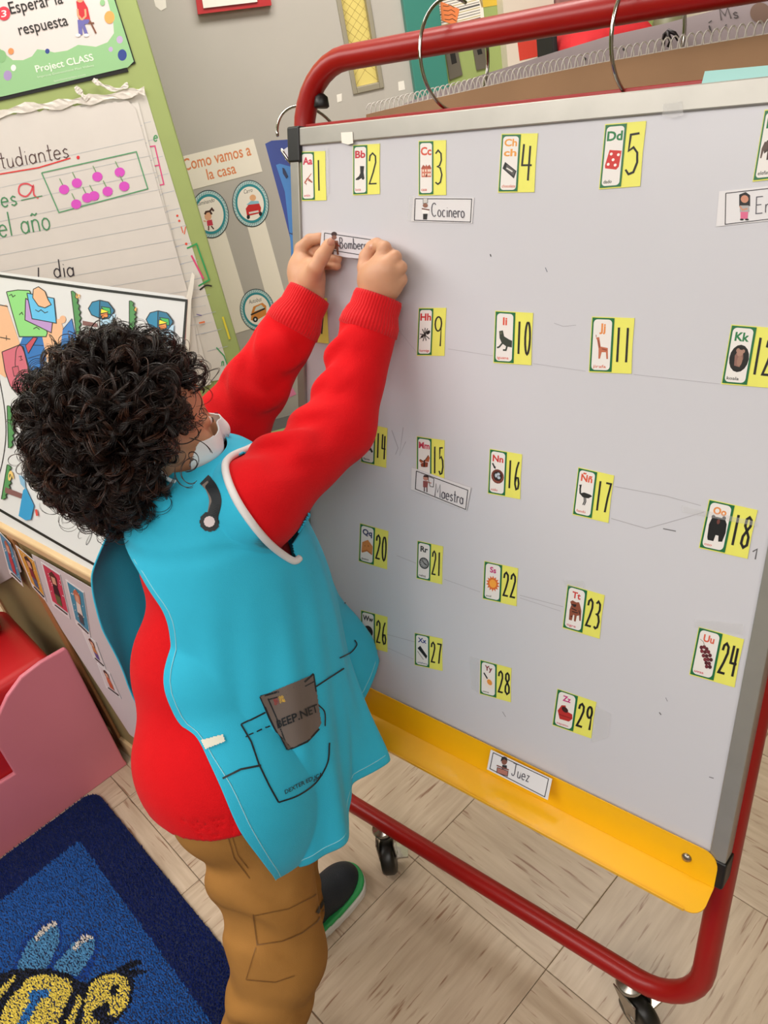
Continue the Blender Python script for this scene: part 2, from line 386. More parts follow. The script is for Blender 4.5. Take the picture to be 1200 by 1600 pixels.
def disc(name, cx, cy, rx, ry, rot, label, art, word, wo):
    P = []
    for q in range(40):
        t = 2 * math.pi * q / 40; a = math.radians(rot); x, y = rx * math.cos(t), ry * math.sin(t); P.append((cx + x * math.cos(a) - y * math.sin(a), cy + x * math.sin(a) + y * math.cos(a)))
    o = paper(name, wallp, P, mat('disc_edge', '2c3a40', .6), label, 'sign', e=.0016)
    k = Ink(wallp, .0026); k.ell(cx, cy, rx * .96, ry * .96, 'c4dcda', rot, 40)
    for q in range(44):
        t = 2 * math.pi * q / 44; k.stroke([(cx + rx * .86 * math.cos(t), cy + ry * .86 * math.sin(t)), (cx + rx * .95 * math.cos(t + .1), cy + ry * .95 * math.sin(t + .1))], 1.2, '7fa9ae')
    k.ell(cx, cy, rx * .83, ry * .83, '2f8f98', rot, 40).ell(cx, cy, rx * .72, ry * .72, 'f4ece0', rot, 40)
    k.text(word, wo, unit((10, -2.4)), (-.1, -9.5), '3a3a3a', fit=wo[2]); art(k); k.build('printed_picture', o); return o
def art_girl(k):
    k.ell(325, 338, 5.5, 6.5, 'e8b08c').stroke([(320, 335), (322, 331), (328, 330), (331, 335)], 3, '4a2a22').stroke([(328, 330), (331, 326), (334, 330)], 3, '4a2a22')
    k.poly([(323, 345), (331, 343), (333, 352), (324, 353)], 'cc3a50').stroke([(326, 353), (326, 360)], 2, '5a3020').stroke([(330, 353), (334, 358)], 2, '5a3020').stroke([(322, 346), (318, 345)], 2, 'e8b08c')
def art_car(k):
    k.ell(395, 309, 5, 5, 'e9b184').poly([(385, 320), (392, 314), (404, 314), (406, 322)], '8fc4d4').poly([(384, 326), (388, 320), (405, 318), (408, 325), (407, 333), (386, 338)], 'c92a2a')
    k.stroke([(389, 333), (404, 330)], 3, 'ded6d0').ell(388, 339, 2.5, 3.5, '222222').ell(407, 334, 2.5, 3.5, '222222')
def art_bus(k):
    k.poly([(393, 488), (396, 479), (410, 473), (416, 478), (416, 492), (398, 502), (392, 500)], 'd98a3c').poly([(397, 487), (400, 480), (408, 476), (413, 481)], 'cfd8d0').stroke([(392, 492), (414, 482)], 2.5, '222222').ell(399, 499, 4, 4.5, '222222').ell(399, 499, 1.5, 1.8, 'dddddd')
disc('round_sign', 328, 334.5, 29.5, 38, -8, 'round teal edged sign of a walking girl, left of two', art_girl, 'Caminando', (307, 322, 29))
disc('round_sign', 391.6, 318, 28.5, 37, -8, 'round teal edged sign of a red car, upper right', art_car, 'Carro', (381, 303, 14))
disc('round_sign', 402, 484, 27, 33, -10, 'round teal edged sign of an orange bus, lowest', art_bus, 'Autobus', (389, 475, 20))
ps = paper('sticky_note', wallp, [(448, 612), (457, 605), (463, 616), (452, 621)], mat('pink_note', 'f08ab4', .6), 'small pink sticky note low on the grey door', 'note')
# red holder at the top
rh = empty('wall_tray', wallp.pt((360, 10))); tag(rh, 'red wall tray holding white paper at the top of the door', 'tray')
slab('tray_body', wallp, [(300, -40), (309, 23), (423, 9), (414, -55)], .03, mat('red_plastic', 'b8282c', .4), rh, .002)
slab('paper_stack', wallp, [(309, -40), (318, 13), (402, 3), (395, -50)], .006, m_paper, rh, .033)
tw = paper('tape_scrap', wallp, [(238, -10), (258, -12), (260, 12), (252, 17), (243, 10)], m_paper, 'torn white tape scrap at the top left of the grey door', 'tape')
paper('tape_scrap', wallp, [(622, 128), (631, 126), (633, 140), (623, 142)], m_paper, 'small white tape square beside the teal door frame', 'tape')
paper('tape_scrap', wallp, [(526, 148), (534, 146), (534, 158), (527, 160)], m_paper, 'small white tape square just above the easel corner', 'tape')

# lime wall furnishings to the right
nt_ = paper('notice_sheet', wallp, [(648, -40), (748, -66), (757, 35), (660, 58)], m_paper, 'white printed notice sheet with dark table lines on lime wall', 'notice')
k = Ink(wallp, .0014)
for q in range(16):
    y = 2 + q * 4.2; k.stroke([(655 + q * .6, y + 8), (748 + q * .3, y - 16)], 1.0 if q % 5 else 2.6, '555555' if q % 3 else 'b5a84e')
k.poly([(655, 12), (660, 10), (661, 18), (656, 19)], '222222').build('printed_lines', nt_)
on = paper('orange_note', wallp, [(688, 2), (718, 14), (712, 40), (690, 32)], mat('orange_note', 'e8834a', .6), 'orange handwritten note over the white notice sheet', 'note', e=.003)
k = Ink(wallp, .0042)
for q in range(4): k.stroke([(692 + q, 9 + q * 7), (699 + q, 10 + q * 7), (704 + q, 8 + q * 7), (710 + q, 12 + q * 7)], 1, '5a3a20')
k.build('handwriting', on)['kind'] = 'stuff'
m_plate = mat('switch_plate_steel', '8b857a', .35, .7)
for (pts, lab, sl) in (([(695, 80), (714, 76), (722, 117), (702, 125)], 'steel switch plate with black slot, left of two', [(703, 84), (711, 82), (714, 98), (706, 101)]), ([(738, 74), (756, 70), (760, 106), (744, 110)], 'steel outlet plate with sockets, right of two', [(745, 78), (752, 76), (754, 84), (747, 86)])):
    o = paper('switch_plate', wallp, pts, m_plate, lab, 'switch plate', t=.006)
    Ink(wallp, .0067).poly(sl, '1c1a18').build('slot', o)
paper('yellow_banner', wallp, [(742, -30), (850, -60), (853, -4), (752, 12)], mat('banner_yellow', 'd8b43a', .6), 'yellow banner strip at the top of the lime wall', 'banner')
box('wall_column', W0, WD, WN, ZW, (1.115, 1.30, 0, .06, 0, 2.7), mat('cream_column', 'ddd2c2', .6)); struct(bpy.data.objects['wall_column'], 'cream column'); bpy.data.objects['wall_column'].name = 'trim_2'
colp = Plane(W0 + WN * .06, WN)
paper('red_paper', colp, [(808, 62), (850, 50), (856, 84), (812, 95)], mat('paper_red', 'cf4030', .6), 'plain red paper square on the cream column', 'paper')
box('p', W0, WD, WN, ZW, (1.305, 1.42, 0, .09, 0, 2.7), mat('mauve_panel', '9a6f6c', .6)).name = 'trim_3'; struct(bpy.data.objects['trim_3'], 'mauve upright panel')
# things standing on a shelf behind the easel
shp = Plane(W0 + WN * .35, WN)
box_o = empty('storage_shelf', shp.pt((1050, 120))); tag(box_o, 'white shelf unit standing behind the easel pads', 'shelf')
A = shp.pt((870, 100)); sA = (A - W0) @ WD
box('shelf_board', W0, WD, WN, ZW, (sA - .02, sA + 1.5, .05, .55, A[2] - .08, A[2] - .05), mat('shelf_white', 'd8d0c4', .5), box_o)
box('side_panel', W0, WD, WN, ZW, (sA - .04, sA - .02, .05, .55, 0, A[2] - .05), mat('shelf_white', 'd8d0c4', .5), box_o)
box('side_panel', W0, WD, WN, ZW, (sA + 1.5, sA + 1.52, .05, .55, 0, A[2] - .05), mat('shelf_white', 'd8d0c4', .5), box_o)
bag = empty('red_bag', A); tag(bag, 'red quilted cloth bag with black edge on the shelf behind', 'bag')
V = []; F = []; nb = 14
for a in range(nb + 1):
    for b in range(nb + 1):
        x = a / nb; y = b / nb; z = .17 * (1 - abs(2 * x - 1) ** 4 * .5) * (1 - (2 * y - 1) ** 4 * .4) * .9
        V.append(W0 + WD * (sA + .01 + .32 * x) + WN * (.15 + .3 * y) + ZW * (A[2] - .05 + z + .006 * math.sin(x * 40)))
for a in range(nb):
    for b in range(nb): i = a * (nb + 1) + b; F.append((i, i + nb + 1, i + nb + 2, i + 1))
base = []
o = mk('bag_body', V, F, mat('red_cloth', 'c8222a', .8, bump=.5, bscale=60), bag, smooth=True); md = o.modifiers.new('s', 'SOLIDIFY'); md.thickness = -.02
box('bag_edge', W0, WD, WN, ZW, (sA - .006, sA + .012, .2, .34, A[2] - .05, A[2] + .1), mat('black_cloth', '1b1718', .8), bag, .006)
cx = sA + .42
V, F = lathe_data([(.045, 0), (.052, .02), (.05, .1), (.03, .13), (.028, .145)], W0 + WD * cx + WN * .3 + ZW * (A[2] - .05), ZW); o = mk('tin_can', V, F, mat('olive_tin', '7b7a5c', .4), smooth=True); tag(o, 'small olive green tin beside the red bag', 'tin')
o = box('paper_box', W0, WD, WN, ZW, (sA + .52, sA + .85, .12, .4, A[2] - .05, A[2] + .1), mat('box_cream', 'd9cdbb', .6), None, .004); tag(o, 'cream box behind the easel pads on the shelf', 'box')

# near lime wall panel with charts, left
D1 = .62
lw = Plane(W0 + WN * D1, WN)
E_ = lw.pt((272, 200)); sE = (E_ - W0) @ WD
pan = box('wall_panel', W0, WD, WN, ZW, (sE - 2.2, sE, D1 - .06, D1, 0, 2.7), mat('lime_panel', '9ba968', .55, var=.02), None, .003); pan.name = 'wall_divider'; struct(pan, 'lime green dividing wall that carries the charts')
gm = box('floor_mat', at_z((396, 686)), WD, WN, ZW, (0, .30, -.3, .0, 0.0, .006), mat('dark_grey_mat', '5d5a57', .8)); tag(gm, 'dark grey floor mat with green edge under the door', 'mat')
box('mat_edge', at_z((396, 686)), WD, WN, ZW, (-.04, .34, -.0, .04, 0.0, .012), mat('mat_green', '97a86a', .7), gm)
box('mat_edge', at_z((396, 686)), WD, WN, ZW, (-.04, .34, -.34, -.30, 0.0, .012), mat('mat_green', '97a86a', .7), gm)
# poster with green cloud edge
po = empty('class_poster', lw.pt((100, 60))); tag(po, 'laminated poster reading Esperar la respuesta with green lower edge', 'poster')
slab('backing', lw, [(-90, 178), (201, 112), (197, 104), (212, 99), (150, -95), (-150, -20)], .002, mat('poster_black', '151414', .5), po, .001)
slab('poster_sheet', lw, [(-85, 168), (7, 150), (200, 105), (209, 96), (152, -80), (-140, -5)], .0008, mat('poster_white', 'ddd3cf', .35), po, .003)
k = Ink(lw, .0046)
green = [(-85, 168), (7, 150), (200, 105), (209, 96), (152, -80), (166, -60), (171, 0), (177, 28), (181, 36), (178, 55), (168, 66), (158, 67), (150, 73), (136, 73), (130, 74), (122, 70), (105, 79), (85, 82), (68, 78), (58, 77), (50, 88), (36, 94), (20, 94), (12, 88), (10, 80), (0, 76), (-85, 96)]
k.poly([(-85, 168), (7, 150), (200, 105), (209, 96), (155, -75), (160, -40), (168, 0), (177, 34), (178, 52), (168, 66), (150, 73), (122, 70), (105, 79), (85, 82), (68, 78), (58, 77), (50, 88), (36, 94), (20, 94), (10, 86), (0, 76), (-85, 96)], '93c08b')
for c in ((171, 27, 8, 10, 'f0a45a'), (191, 86, 7, 9, '33468c'), (187, 62, 5, 6, 'b9a6c9'), (173, 77, 3.5, 4, 'b9a6c9'), (160, 4, 4, 5, '93c08b'), (17, 80, 4.5, 5, 'ec8e57'), (74, 80, 3.5, 4, '33468c'), (12, 118, 6.5, 8, 'a58fbd'), (21, 106, 4, 5, 'eee7e2'), (2, 88, 8, 10, '84b47c')): k.ell(*c)
k.ell(6, 21, 10, 11, 'd8394a').text('3', (2, 27), (1, -.15), (0, -15), 'f2e6e6', .01, fit=8)
eb = unit((100, -21))
k.text('Esperar la', (17, 22), eb, (-8, -27), '23201f', .004, fit=84).text('respuesta', (31, 55), eb, (-7.5, -25), '23201f', .004, fit=78)
k.text('Project CLASS', (57, 113), eb, (-4.5, -15), 'e3ebdc', .015, fit=92).text('Improve Environment Plan Videos', (59, 122), eb, (-1.4, -4.8), 'cfe0c6', fit=90).text('lasclasesplan.com', (85, 128), eb, (-1.3, -4.2), 'cfe0c6', fit=50)
k.poly([(119, 2), (130, 0), (137, 12), (141, 31), (131, 34), (123, 30)], 'c93038').ell(125, -3, 6, 7, 'd9a07a').poly([(121, 31), (139, 30), (141, 36), (132, 38), (138, 54), (133, 56), (128, 40), (129, 54), (123, 55)], '6a67a8').stroke([(140, 32), (150, 52)], 2.5, '7a4a35').stroke([(138, 36), (147, 36)], 2.5, '7a4a35').ell(122, 55, 4, 2.5, 'ece6e4').ell(135, 55, 4, 2.5, 'ece6e4')
k.stroke([(121, 14), (122, 24), (128, 31)], 3, 'd9a07a').stroke([(133, 14), (134, 25), (128, 31)], 3, 'd9a07a')
k.build('print', po)
# chart pad pages
m_page = mat('chart_paper', 'd6cfc9', .75, var=.02, vscale=15)
m_page2 = mat('chart_paper_back', 'd2ccc4', .75, var=.02, vscale=15)
def page(pts, e, m, label, seed=0):
    o = slab('chart_page', lw, pts, .0012, m, None, e); tag(o, label, 'chart page'); return o
def torn(a, b, n, amp, sd):
    r = random.Random(sd); return [(a[0] + (b[0] - a[0]) * i / n + r.uniform(-1, 1), a[1] + (b[1] - a[1]) * i / n + r.uniform(-amp, amp)) for i in range(n + 1)]
p3 = page([(120, 165), (226, 141), (362, 590), (250, 610)], .0005, m_page2, 'rearmost chart page, its margin with green bracket marks showing on the right')
p2 = page([(60, 185), (216, 160), (330, 600), (200, 640)], .0035, mat('chart_paper_mid', 'd9d3cc', .75), 'middle chart page showing blank lined margin behind the cherry page')
p1 = page([(-120, 240)] + torn((-110, 190), (200, 158), 60, 2.5, 3) + [(212, 170), (300, 480), (316, 600), (-60, 700)], .0065, m_page, 'front chart page with cherries drawn in a green box')
k = Ink(lw, .0055)
k.build('x', p1) if False else None
k = Ink(lw, .0080)
for q in range(12):
    y = 225 + q * 26; x1 = 226 + q * 9.6
    k.stroke([(-60, y + 55), (x1, y - 8)], .7, 'b9bcc0')
k.hand('tudiantes', (2, 264), unit((100, -17)) * 25, (-6, -29), 1.5, '4a3030').ell(122, 246, 2.5, 2.8, 'd8303a').stroke([(-20, 277), (0, 272), (60, 262), (110, 247)], 2.2, 'd8403f')
k.hand('es', (3, 324), (26, -4), (-6, -29), 2.2, '4c8a60').stroke([(52, 292), (42, 287), (31, 290), (30, 302), (40, 307), (48, 300), (52, 290), (53, 304), (60, 310)], 2.6, 'd8505a', 4).stroke([(33, 313), (66, 306)], 1.6, '4c8a60')
k.hand('el año', (0, 371), unit((100, -16)) * 29, (-7, -37), 2.2, '4c8a60').hand('dia', (85, 434), unit((100, -8)) * 24, (-4, -28), 1.8, '2c2630').stroke([(60, 437), (60, 418)], 1.8, '2c2630')
k.rect([(65, 270), (213, 237), (231, 295), (92, 332)], 1.8, '5a9c70')
for (x, y) in ((100, 296), (120, 286), (152, 276), (187, 269), (136, 309), (147, 306), (168, 299), (194, 291), (119, 319)):
    k.ell(x, y, 8, 7.5, 'd552c0').stroke([(x - 2, y - 7), (x - 7, y - 17)], 1.2, '6b9a60')
k.build('drawing', p1)
k = Ink(lw, .0018)
for q in range(14): k.stroke([(200 + q * 9.5, 198 + q * 27), (236 + q * 9.2, 190 + q * 27)], .7, 'aab0bd')
k.hand('e', (240, 221), (14, -2), (0, -18), 1.8, '4c9a60').stroke([(228, 230), (242, 228), (256, 288), (245, 290)], 2, 'd84a80').stroke([(236, 260), (249, 258)], 2, 'd84a80')
k.ell(277, 337, 1.8, 1.8, 'dd4a38').ell(280, 345, 1.8, 1.8, 'dd4a38').stroke([(283, 354), (286, 364)], 1.6, 'dd6a48').stroke([(290, 354), (288, 366)], 1.6, 'dd6a48').ell(291, 381, 2, 2, 'dd4a38')
k.stroke([(292, 388), (307, 381), (327, 437), (310, 447)], 2.4, '2f9a58').stroke([(299, 399), (318, 436)], 2.8, 'd84a78').stroke([(312, 453), (322, 446), (331, 447)], 2.6, '2a2624', 3)
k.stroke([(338, 543), (350, 556), (357, 575), (350, 577)], 1.8, '3f9a60').hand('.n', (344, 572), (8, -1), (0, -14), 1.4, '3f9a60').stroke([(348, 495), (359, 530)], 3, 'd9c83c').build('marks', p3)['kind'] = 'stuff'
k = Ink(lw, .0048)
for q in range(13): k.stroke([(170 + q * 9.5, 205 + q * 27), (222 + q * 8.2, 196 + q * 27)], .7, 'aab0bd')
k.stroke([(297, 573), (316, 564)], 2.8, '8a4a34').stroke([(307, 491), (315, 493)], 1.4, '6a5a94').stroke([(311, 505), (320, 503)], 3, 'e07848').build('marks', p2)['kind'] = 'stuff'
# crumpled torn strip above the page
def blob_strip(name, pts, wid, m, label, cat, pl, e, seed, parent=None):
    r = random.Random(seed); P = cr(pts, 6); V = []; F = []; n = len(P)
    for i, p in enumerate(P):
        d = unit(P[min(i + 1, n - 1)] - P[max(i - 1, 0)]); nn = np.array([-d[1], d[0]])
        for s_ in (-1, -.4, .3, 1): V.append(pl.pt(p + nn * s_ * wid * (.75 + .3 * math.sin(i * .83 + seed) + r.uniform(-.08, .08)) + (r.uniform(-.6, .6), r.uniform(-.6, .6)), e + r.uniform(.001, .0028)))
    for i in range(n - 1):
        for c in range(3): F.append((i * 4 + c, i * 4 + c + 1, i * 4 + c + 5, i * 4 + c + 4))
    o = mk(name, V, F, m, parent); md = o.modifiers.new('s', 'SOLIDIFY'); md.thickness = .0008
    if parent is None: tag(o, label, cat)
    return o
m_torn = mat('torn_paper', 'd9d1c8', .8, var=.08, vscale=60)
blob_strip('torn_paper_strip', [(-40, 190), (0, 178), (40, 168), (80, 165), (120, 158), (160, 153), (205, 145), (226, 142)], 8, m_torn, 'crumpled torn paper strip along the top of the chart pages', 'paper scrap', lw, .009, 4)
blob_strip('torn_paper_strip', [(118, 135), (127, 147), (138, 155)], 5, m_torn, 'torn curled paper flap below the poster, left one', 'paper scrap', lw, .012, 5)
blob_strip('torn_paper_strip', [(145, 124), (160, 133), (182, 140), (200, 132)], 4, m_torn, 'torn curled paper flap under the poster corner, right one', 'paper scrap', lw, .012, 6)

# ------------------------------------------------------------------ easel: red tube frame, whiteboard, yellow tray
UP = unit([0, .285, .9585]); NB = unit([0, -.9585, .285])          # up the leaning board / out of its face
PF = np.array([-0.745, 0.5474, 0.115])
def fp(x, v, e=0.0): return np.array([x, PF[1], PF[2]]) + UP * v + NB * e
m_red = mat('red_enamel', '99120f', 0.36, spec=.35, coat=.08, var=.04, vscale=12)
easel = empty('easel', (-.535, .56, 0)); tag(easel, 'rolling classroom easel with red tube frame and white board', 'easel')
xl, xr, vb, vt, rc = -.898, -.166, 0.0, 1.247, .085
path = []
for (cx, cv, a0) in ((xr - rc, vb + rc, -90), (xr - rc, vt - rc, 0), (xl + rc, vt - rc, 90), (xl + rc, vb + rc, 180)):
    for q in range(9):
        a = math.radians(a0 + 90 * q / 8); path.append(fp(cx + rc * math.cos(a), cv + rc * math.sin(a)))
V, F = tube_data(path, .0155, 18, True); mk('tube_frame', V, F, m_red, easel, smooth=True)
board = box('whiteboard', fp(0, 0, 0), XW, UP, NB, (-.886, -.163, .292, 1.158, .016, .034), mat('board_white', 'cbc9cf', .28, spec=.45, var=.012, vscale=4), easel)
m_alu = mat('aluminium_trim', 'aaa69f', .38, .55, var=.05, vscale=25)
for nm, lim in (('top_trim', (-.89, -.159, 1.139, 1.162, .012, .0385)), ('left_trim', (-.89, -.873, .288, 1.139, .012, .0385)), ('right_trim', (-.179, -.159, .288, 1.139, .012, .0385)), ('bottom_trim', (-.873, -.179, .288, .304, .012, .0385))):
    box('board_trim', fp(0, 0, 0), XW, UP, NB, lim, m_alu, easel, .0015)
m_blk = mat('black_plastic', '161415', .45)
for (a, b, c, d) in ((-.8925, -.868, 1.118, 1.1645), (-.181, -.1565, 1.118, 1.1645), (-.184, -.1565, .262, .302)):
    box('corner_cap', fp(0, 0, 0), XW, UP, NB, (a, b, c, d, .009, .041), m_blk, easel, .003)
box('flat_rail', fp(0, 0, 0), XW, UP, NB, (-.885, -.172, 1.148, 1.170, .000, .010), m_red, easel, .001)
box('flat_rail', fp(0, 0, 0), XW, UP, NB, (-.885, -.172, .30, .33, -.008, .010), m_red, easel, .001)
for s_ in (-.862, -.2):
    V, F = lathe_data([(.009, 0), (.011, .002), (.009, .014), (.004, .018)], fp(s_, 1.19, 0.0), UP); mk('clamp_knob', V, F, m_blk, easel, smooth=True)
# tray: upright plate with rounded ends and a shelf folded forward
tv = []
xs0, xs1, y0, y1, rr = -.872, -.166, .262, .310, .02
prof = [(xs0, y1), (xs1 - rr, y1)] + [(xs1 - rr + rr * math.cos(math.radians(90 - 15 * q)), y1 - rr + rr * math.sin(math.radians(90 - 15 * q))) for q in range(1, 7)] + [(xs1, y0), (xs0, y0)]
m_yel = mat('yellow_enamel', 'f5b70f', .35, coat=.2, var=.03, vscale=14)
tp = Plane(fp(0, 0, .040), NB, XW)
tray = slab('tray', tp, [fp(x, v, .040) for x, v in prof], .0018, m_yel, easel, world=True)
SH = unit(NB * .9 - UP * .35)
O = fp(0, y0, .040); V = []; F = []
pr = [(0, 0), (.046, 0)]
sh = [(xs0, 0), (xs1, 0)] + [(xs1 - .018 + .018 * math.cos(math.radians(15 * q)), .027 + .018 * math.sin(math.radians(15 * q))) for q in range(0, 7)] + [(xs0, .045)]
shp_n = unit(np.cross(XW, SH)); shp_n = shp_n if shp_n[2] > 0 else -shp_n
Vw = [O + XW * a + SH * b for a, b in sh]; n = len(Vw)
V = Vw + [p - shp_n * .0018 for p in Vw]
F = [tuple(range(n))[::-1], tuple(range(n, 2 * n))] + [(i, (i + 1) % n, n + (i + 1) % n, n + i) for i in range(n)]
mk('tray_shelf', V, F, m_yel, tray)
lipV = [O + XW * a + SH * .045 + shp_n * b for a, b in ((xs0, -.0018), (xs1 - .02, -.0018), (xs1 - .02, .004), (xs0, .004))]
tl = Plane(O + SH * .045, SH, XW)
slab('tray_lip', tl, lipV, .0016, m_yel, tray, world=True)
V, F = lathe_data([(.0062, 0), (.0062, .001), (.005, .003), (.002, .0042)], fp(-.203, .287, .0418), NB, 16); mk('screw', V, F, mat('screw_steel', '9a9186', .3, .9), tray, smooth=True)
# casters
m_chr = mat('zinc_steel', 'a9a39b', .25, .9, var=.1, vscale=60); m_tire = mat('black_rubber', '15130f', .4, var=.1)
def caster(x, ang):
    top = fp(x, -.014); O = np.array([x, PF[1], 0]); t = math.radians(ang); d = np.array([math.cos(t), math.sin(t), 0]); s = np.array([-d[1], d[0], 0])
    zt = top[2] - .001
    root_v, root_f = lathe_data([(.004, 0.01), (.005, -.002), (.019, -.003), (.021, -.008), (.019, -.014), (.016, -.018), (.016, -.022)], (O[0], O[1], zt), ZW, 24)
    c = mk('caster', root_v, root_f, m_chr, easel, smooth=True)
    V = []; F = []
    C0 = np.array([O[0], O[1], 0]) - d * .018
    for sd in (-1, 1):
        pl = [(-.020, .052), (.018, .078), (.020, .082), (-.014, .084), (-.026, .075), (-.012, .026), (.004, .024)]
        q = [C0 + d * (a + .004) + ZW * (b - .004) + s * sd * .0150 for a, b in ((-.006, .030), (.006, .030), (.012, .048), (.032, .082), (-.012, .082), (-.012, .05))]
        o_ = len(V); V += q + [p + s * sd * .002 for p in q]; m = len(q)
        F += [tuple(range(o_, o_ + m)), tuple(range(o_ + m, o_ + 2 * m))[::-1]] + [(o_ + i, o_ + (i + 1) % m, o_ + m + (i + 1) % m, o_ + m + i) for i in range(m)]
    mk('fork', V, F, m_chr, c)
    V, F = lathe_data([(.020, -.013), (.030, -.0125), (.0335, -.007), (.0335, .007), (.030, .0125), (.020, .013)], C0 + ZW * .0335, s, 28)
    mk('wheel', V, F, m_tire, c, smooth=True)
    V, F = lathe_data([(.004, -.018), (.008, -.0175), (.008, -.0155), (.003, -.015), (.003, .015), (.008, .0155), (.008, .0175), (.004, .018)], C0 + ZW * .0335, s, 16)
    mk('axle', V, F, m_chr, c, smooth=True)
    V, F = frame_box(C0 - s * .02 + ZW * .04, -d, -s, unit(ZW * .8 + d * .3), -.022, .010, -.004, .018, -.003, .0)
    mk('brake_lever', V, F, m_chr, c)
    V, F = join([tube_data([C0 + s * .017 + ZW * .036, C0 + s * .017 + ZW * .036 - d * .02 - ZW * .004], .004, 8), tube_data([C0 + s * .017 + ZW * .04, C0 + s * .036 + ZW * .035], [.004, .006], 8)])
caster(-.745, 130); caster(-.262, 160)

# whiteboard surface plane and the cards on it
bp = Plane(fp(0, 0, .0342), NB, XW)
def card_map(TLc, TRc, BLc):
    a, b, c = [np.array(q, float) for q in (TLc, TRc, BLc)]
    return lambda x, y: tuple(c + (b - a) * x + (a - c) * y)     # x right 0..1, y up 0..1
m_note = mat('yellow_note', 'e6e267', .5, var=.02, vscale=40); m_green = mat('card_green', '1d6b3f', .4)
def rrect(m, x0, y0, x1, y1, r, ar, n=5):
    out = []
    for cx, cy, a0 in ((x1 - r, y1 - r * ar, 0), (x0 + r, y1 - r * ar, 90), (x0 + r, y0 + r * ar, 180), (x1 - r, y0 + r * ar, 270)):
        for q in range(n + 1):
            a = math.radians(a0 + 90 * q / n); out.append(m(cx + r * math.cos(a), cy + r * ar * math.sin(a)))
    return out
E_ = lambda cx, cy, rx, ry, c, rot=0: ('e', c, cx, cy, rx, ry, rot)
P_ = lambda c, *xy: ('p', c, [(xy[i], xy[i + 1]) for i in range(0, len(xy), 2)])
S_ = lambda c, w, *xy: ('s', c, w, [(xy[i], xy[i + 1]) for i in range(0, len(xy), 2)])
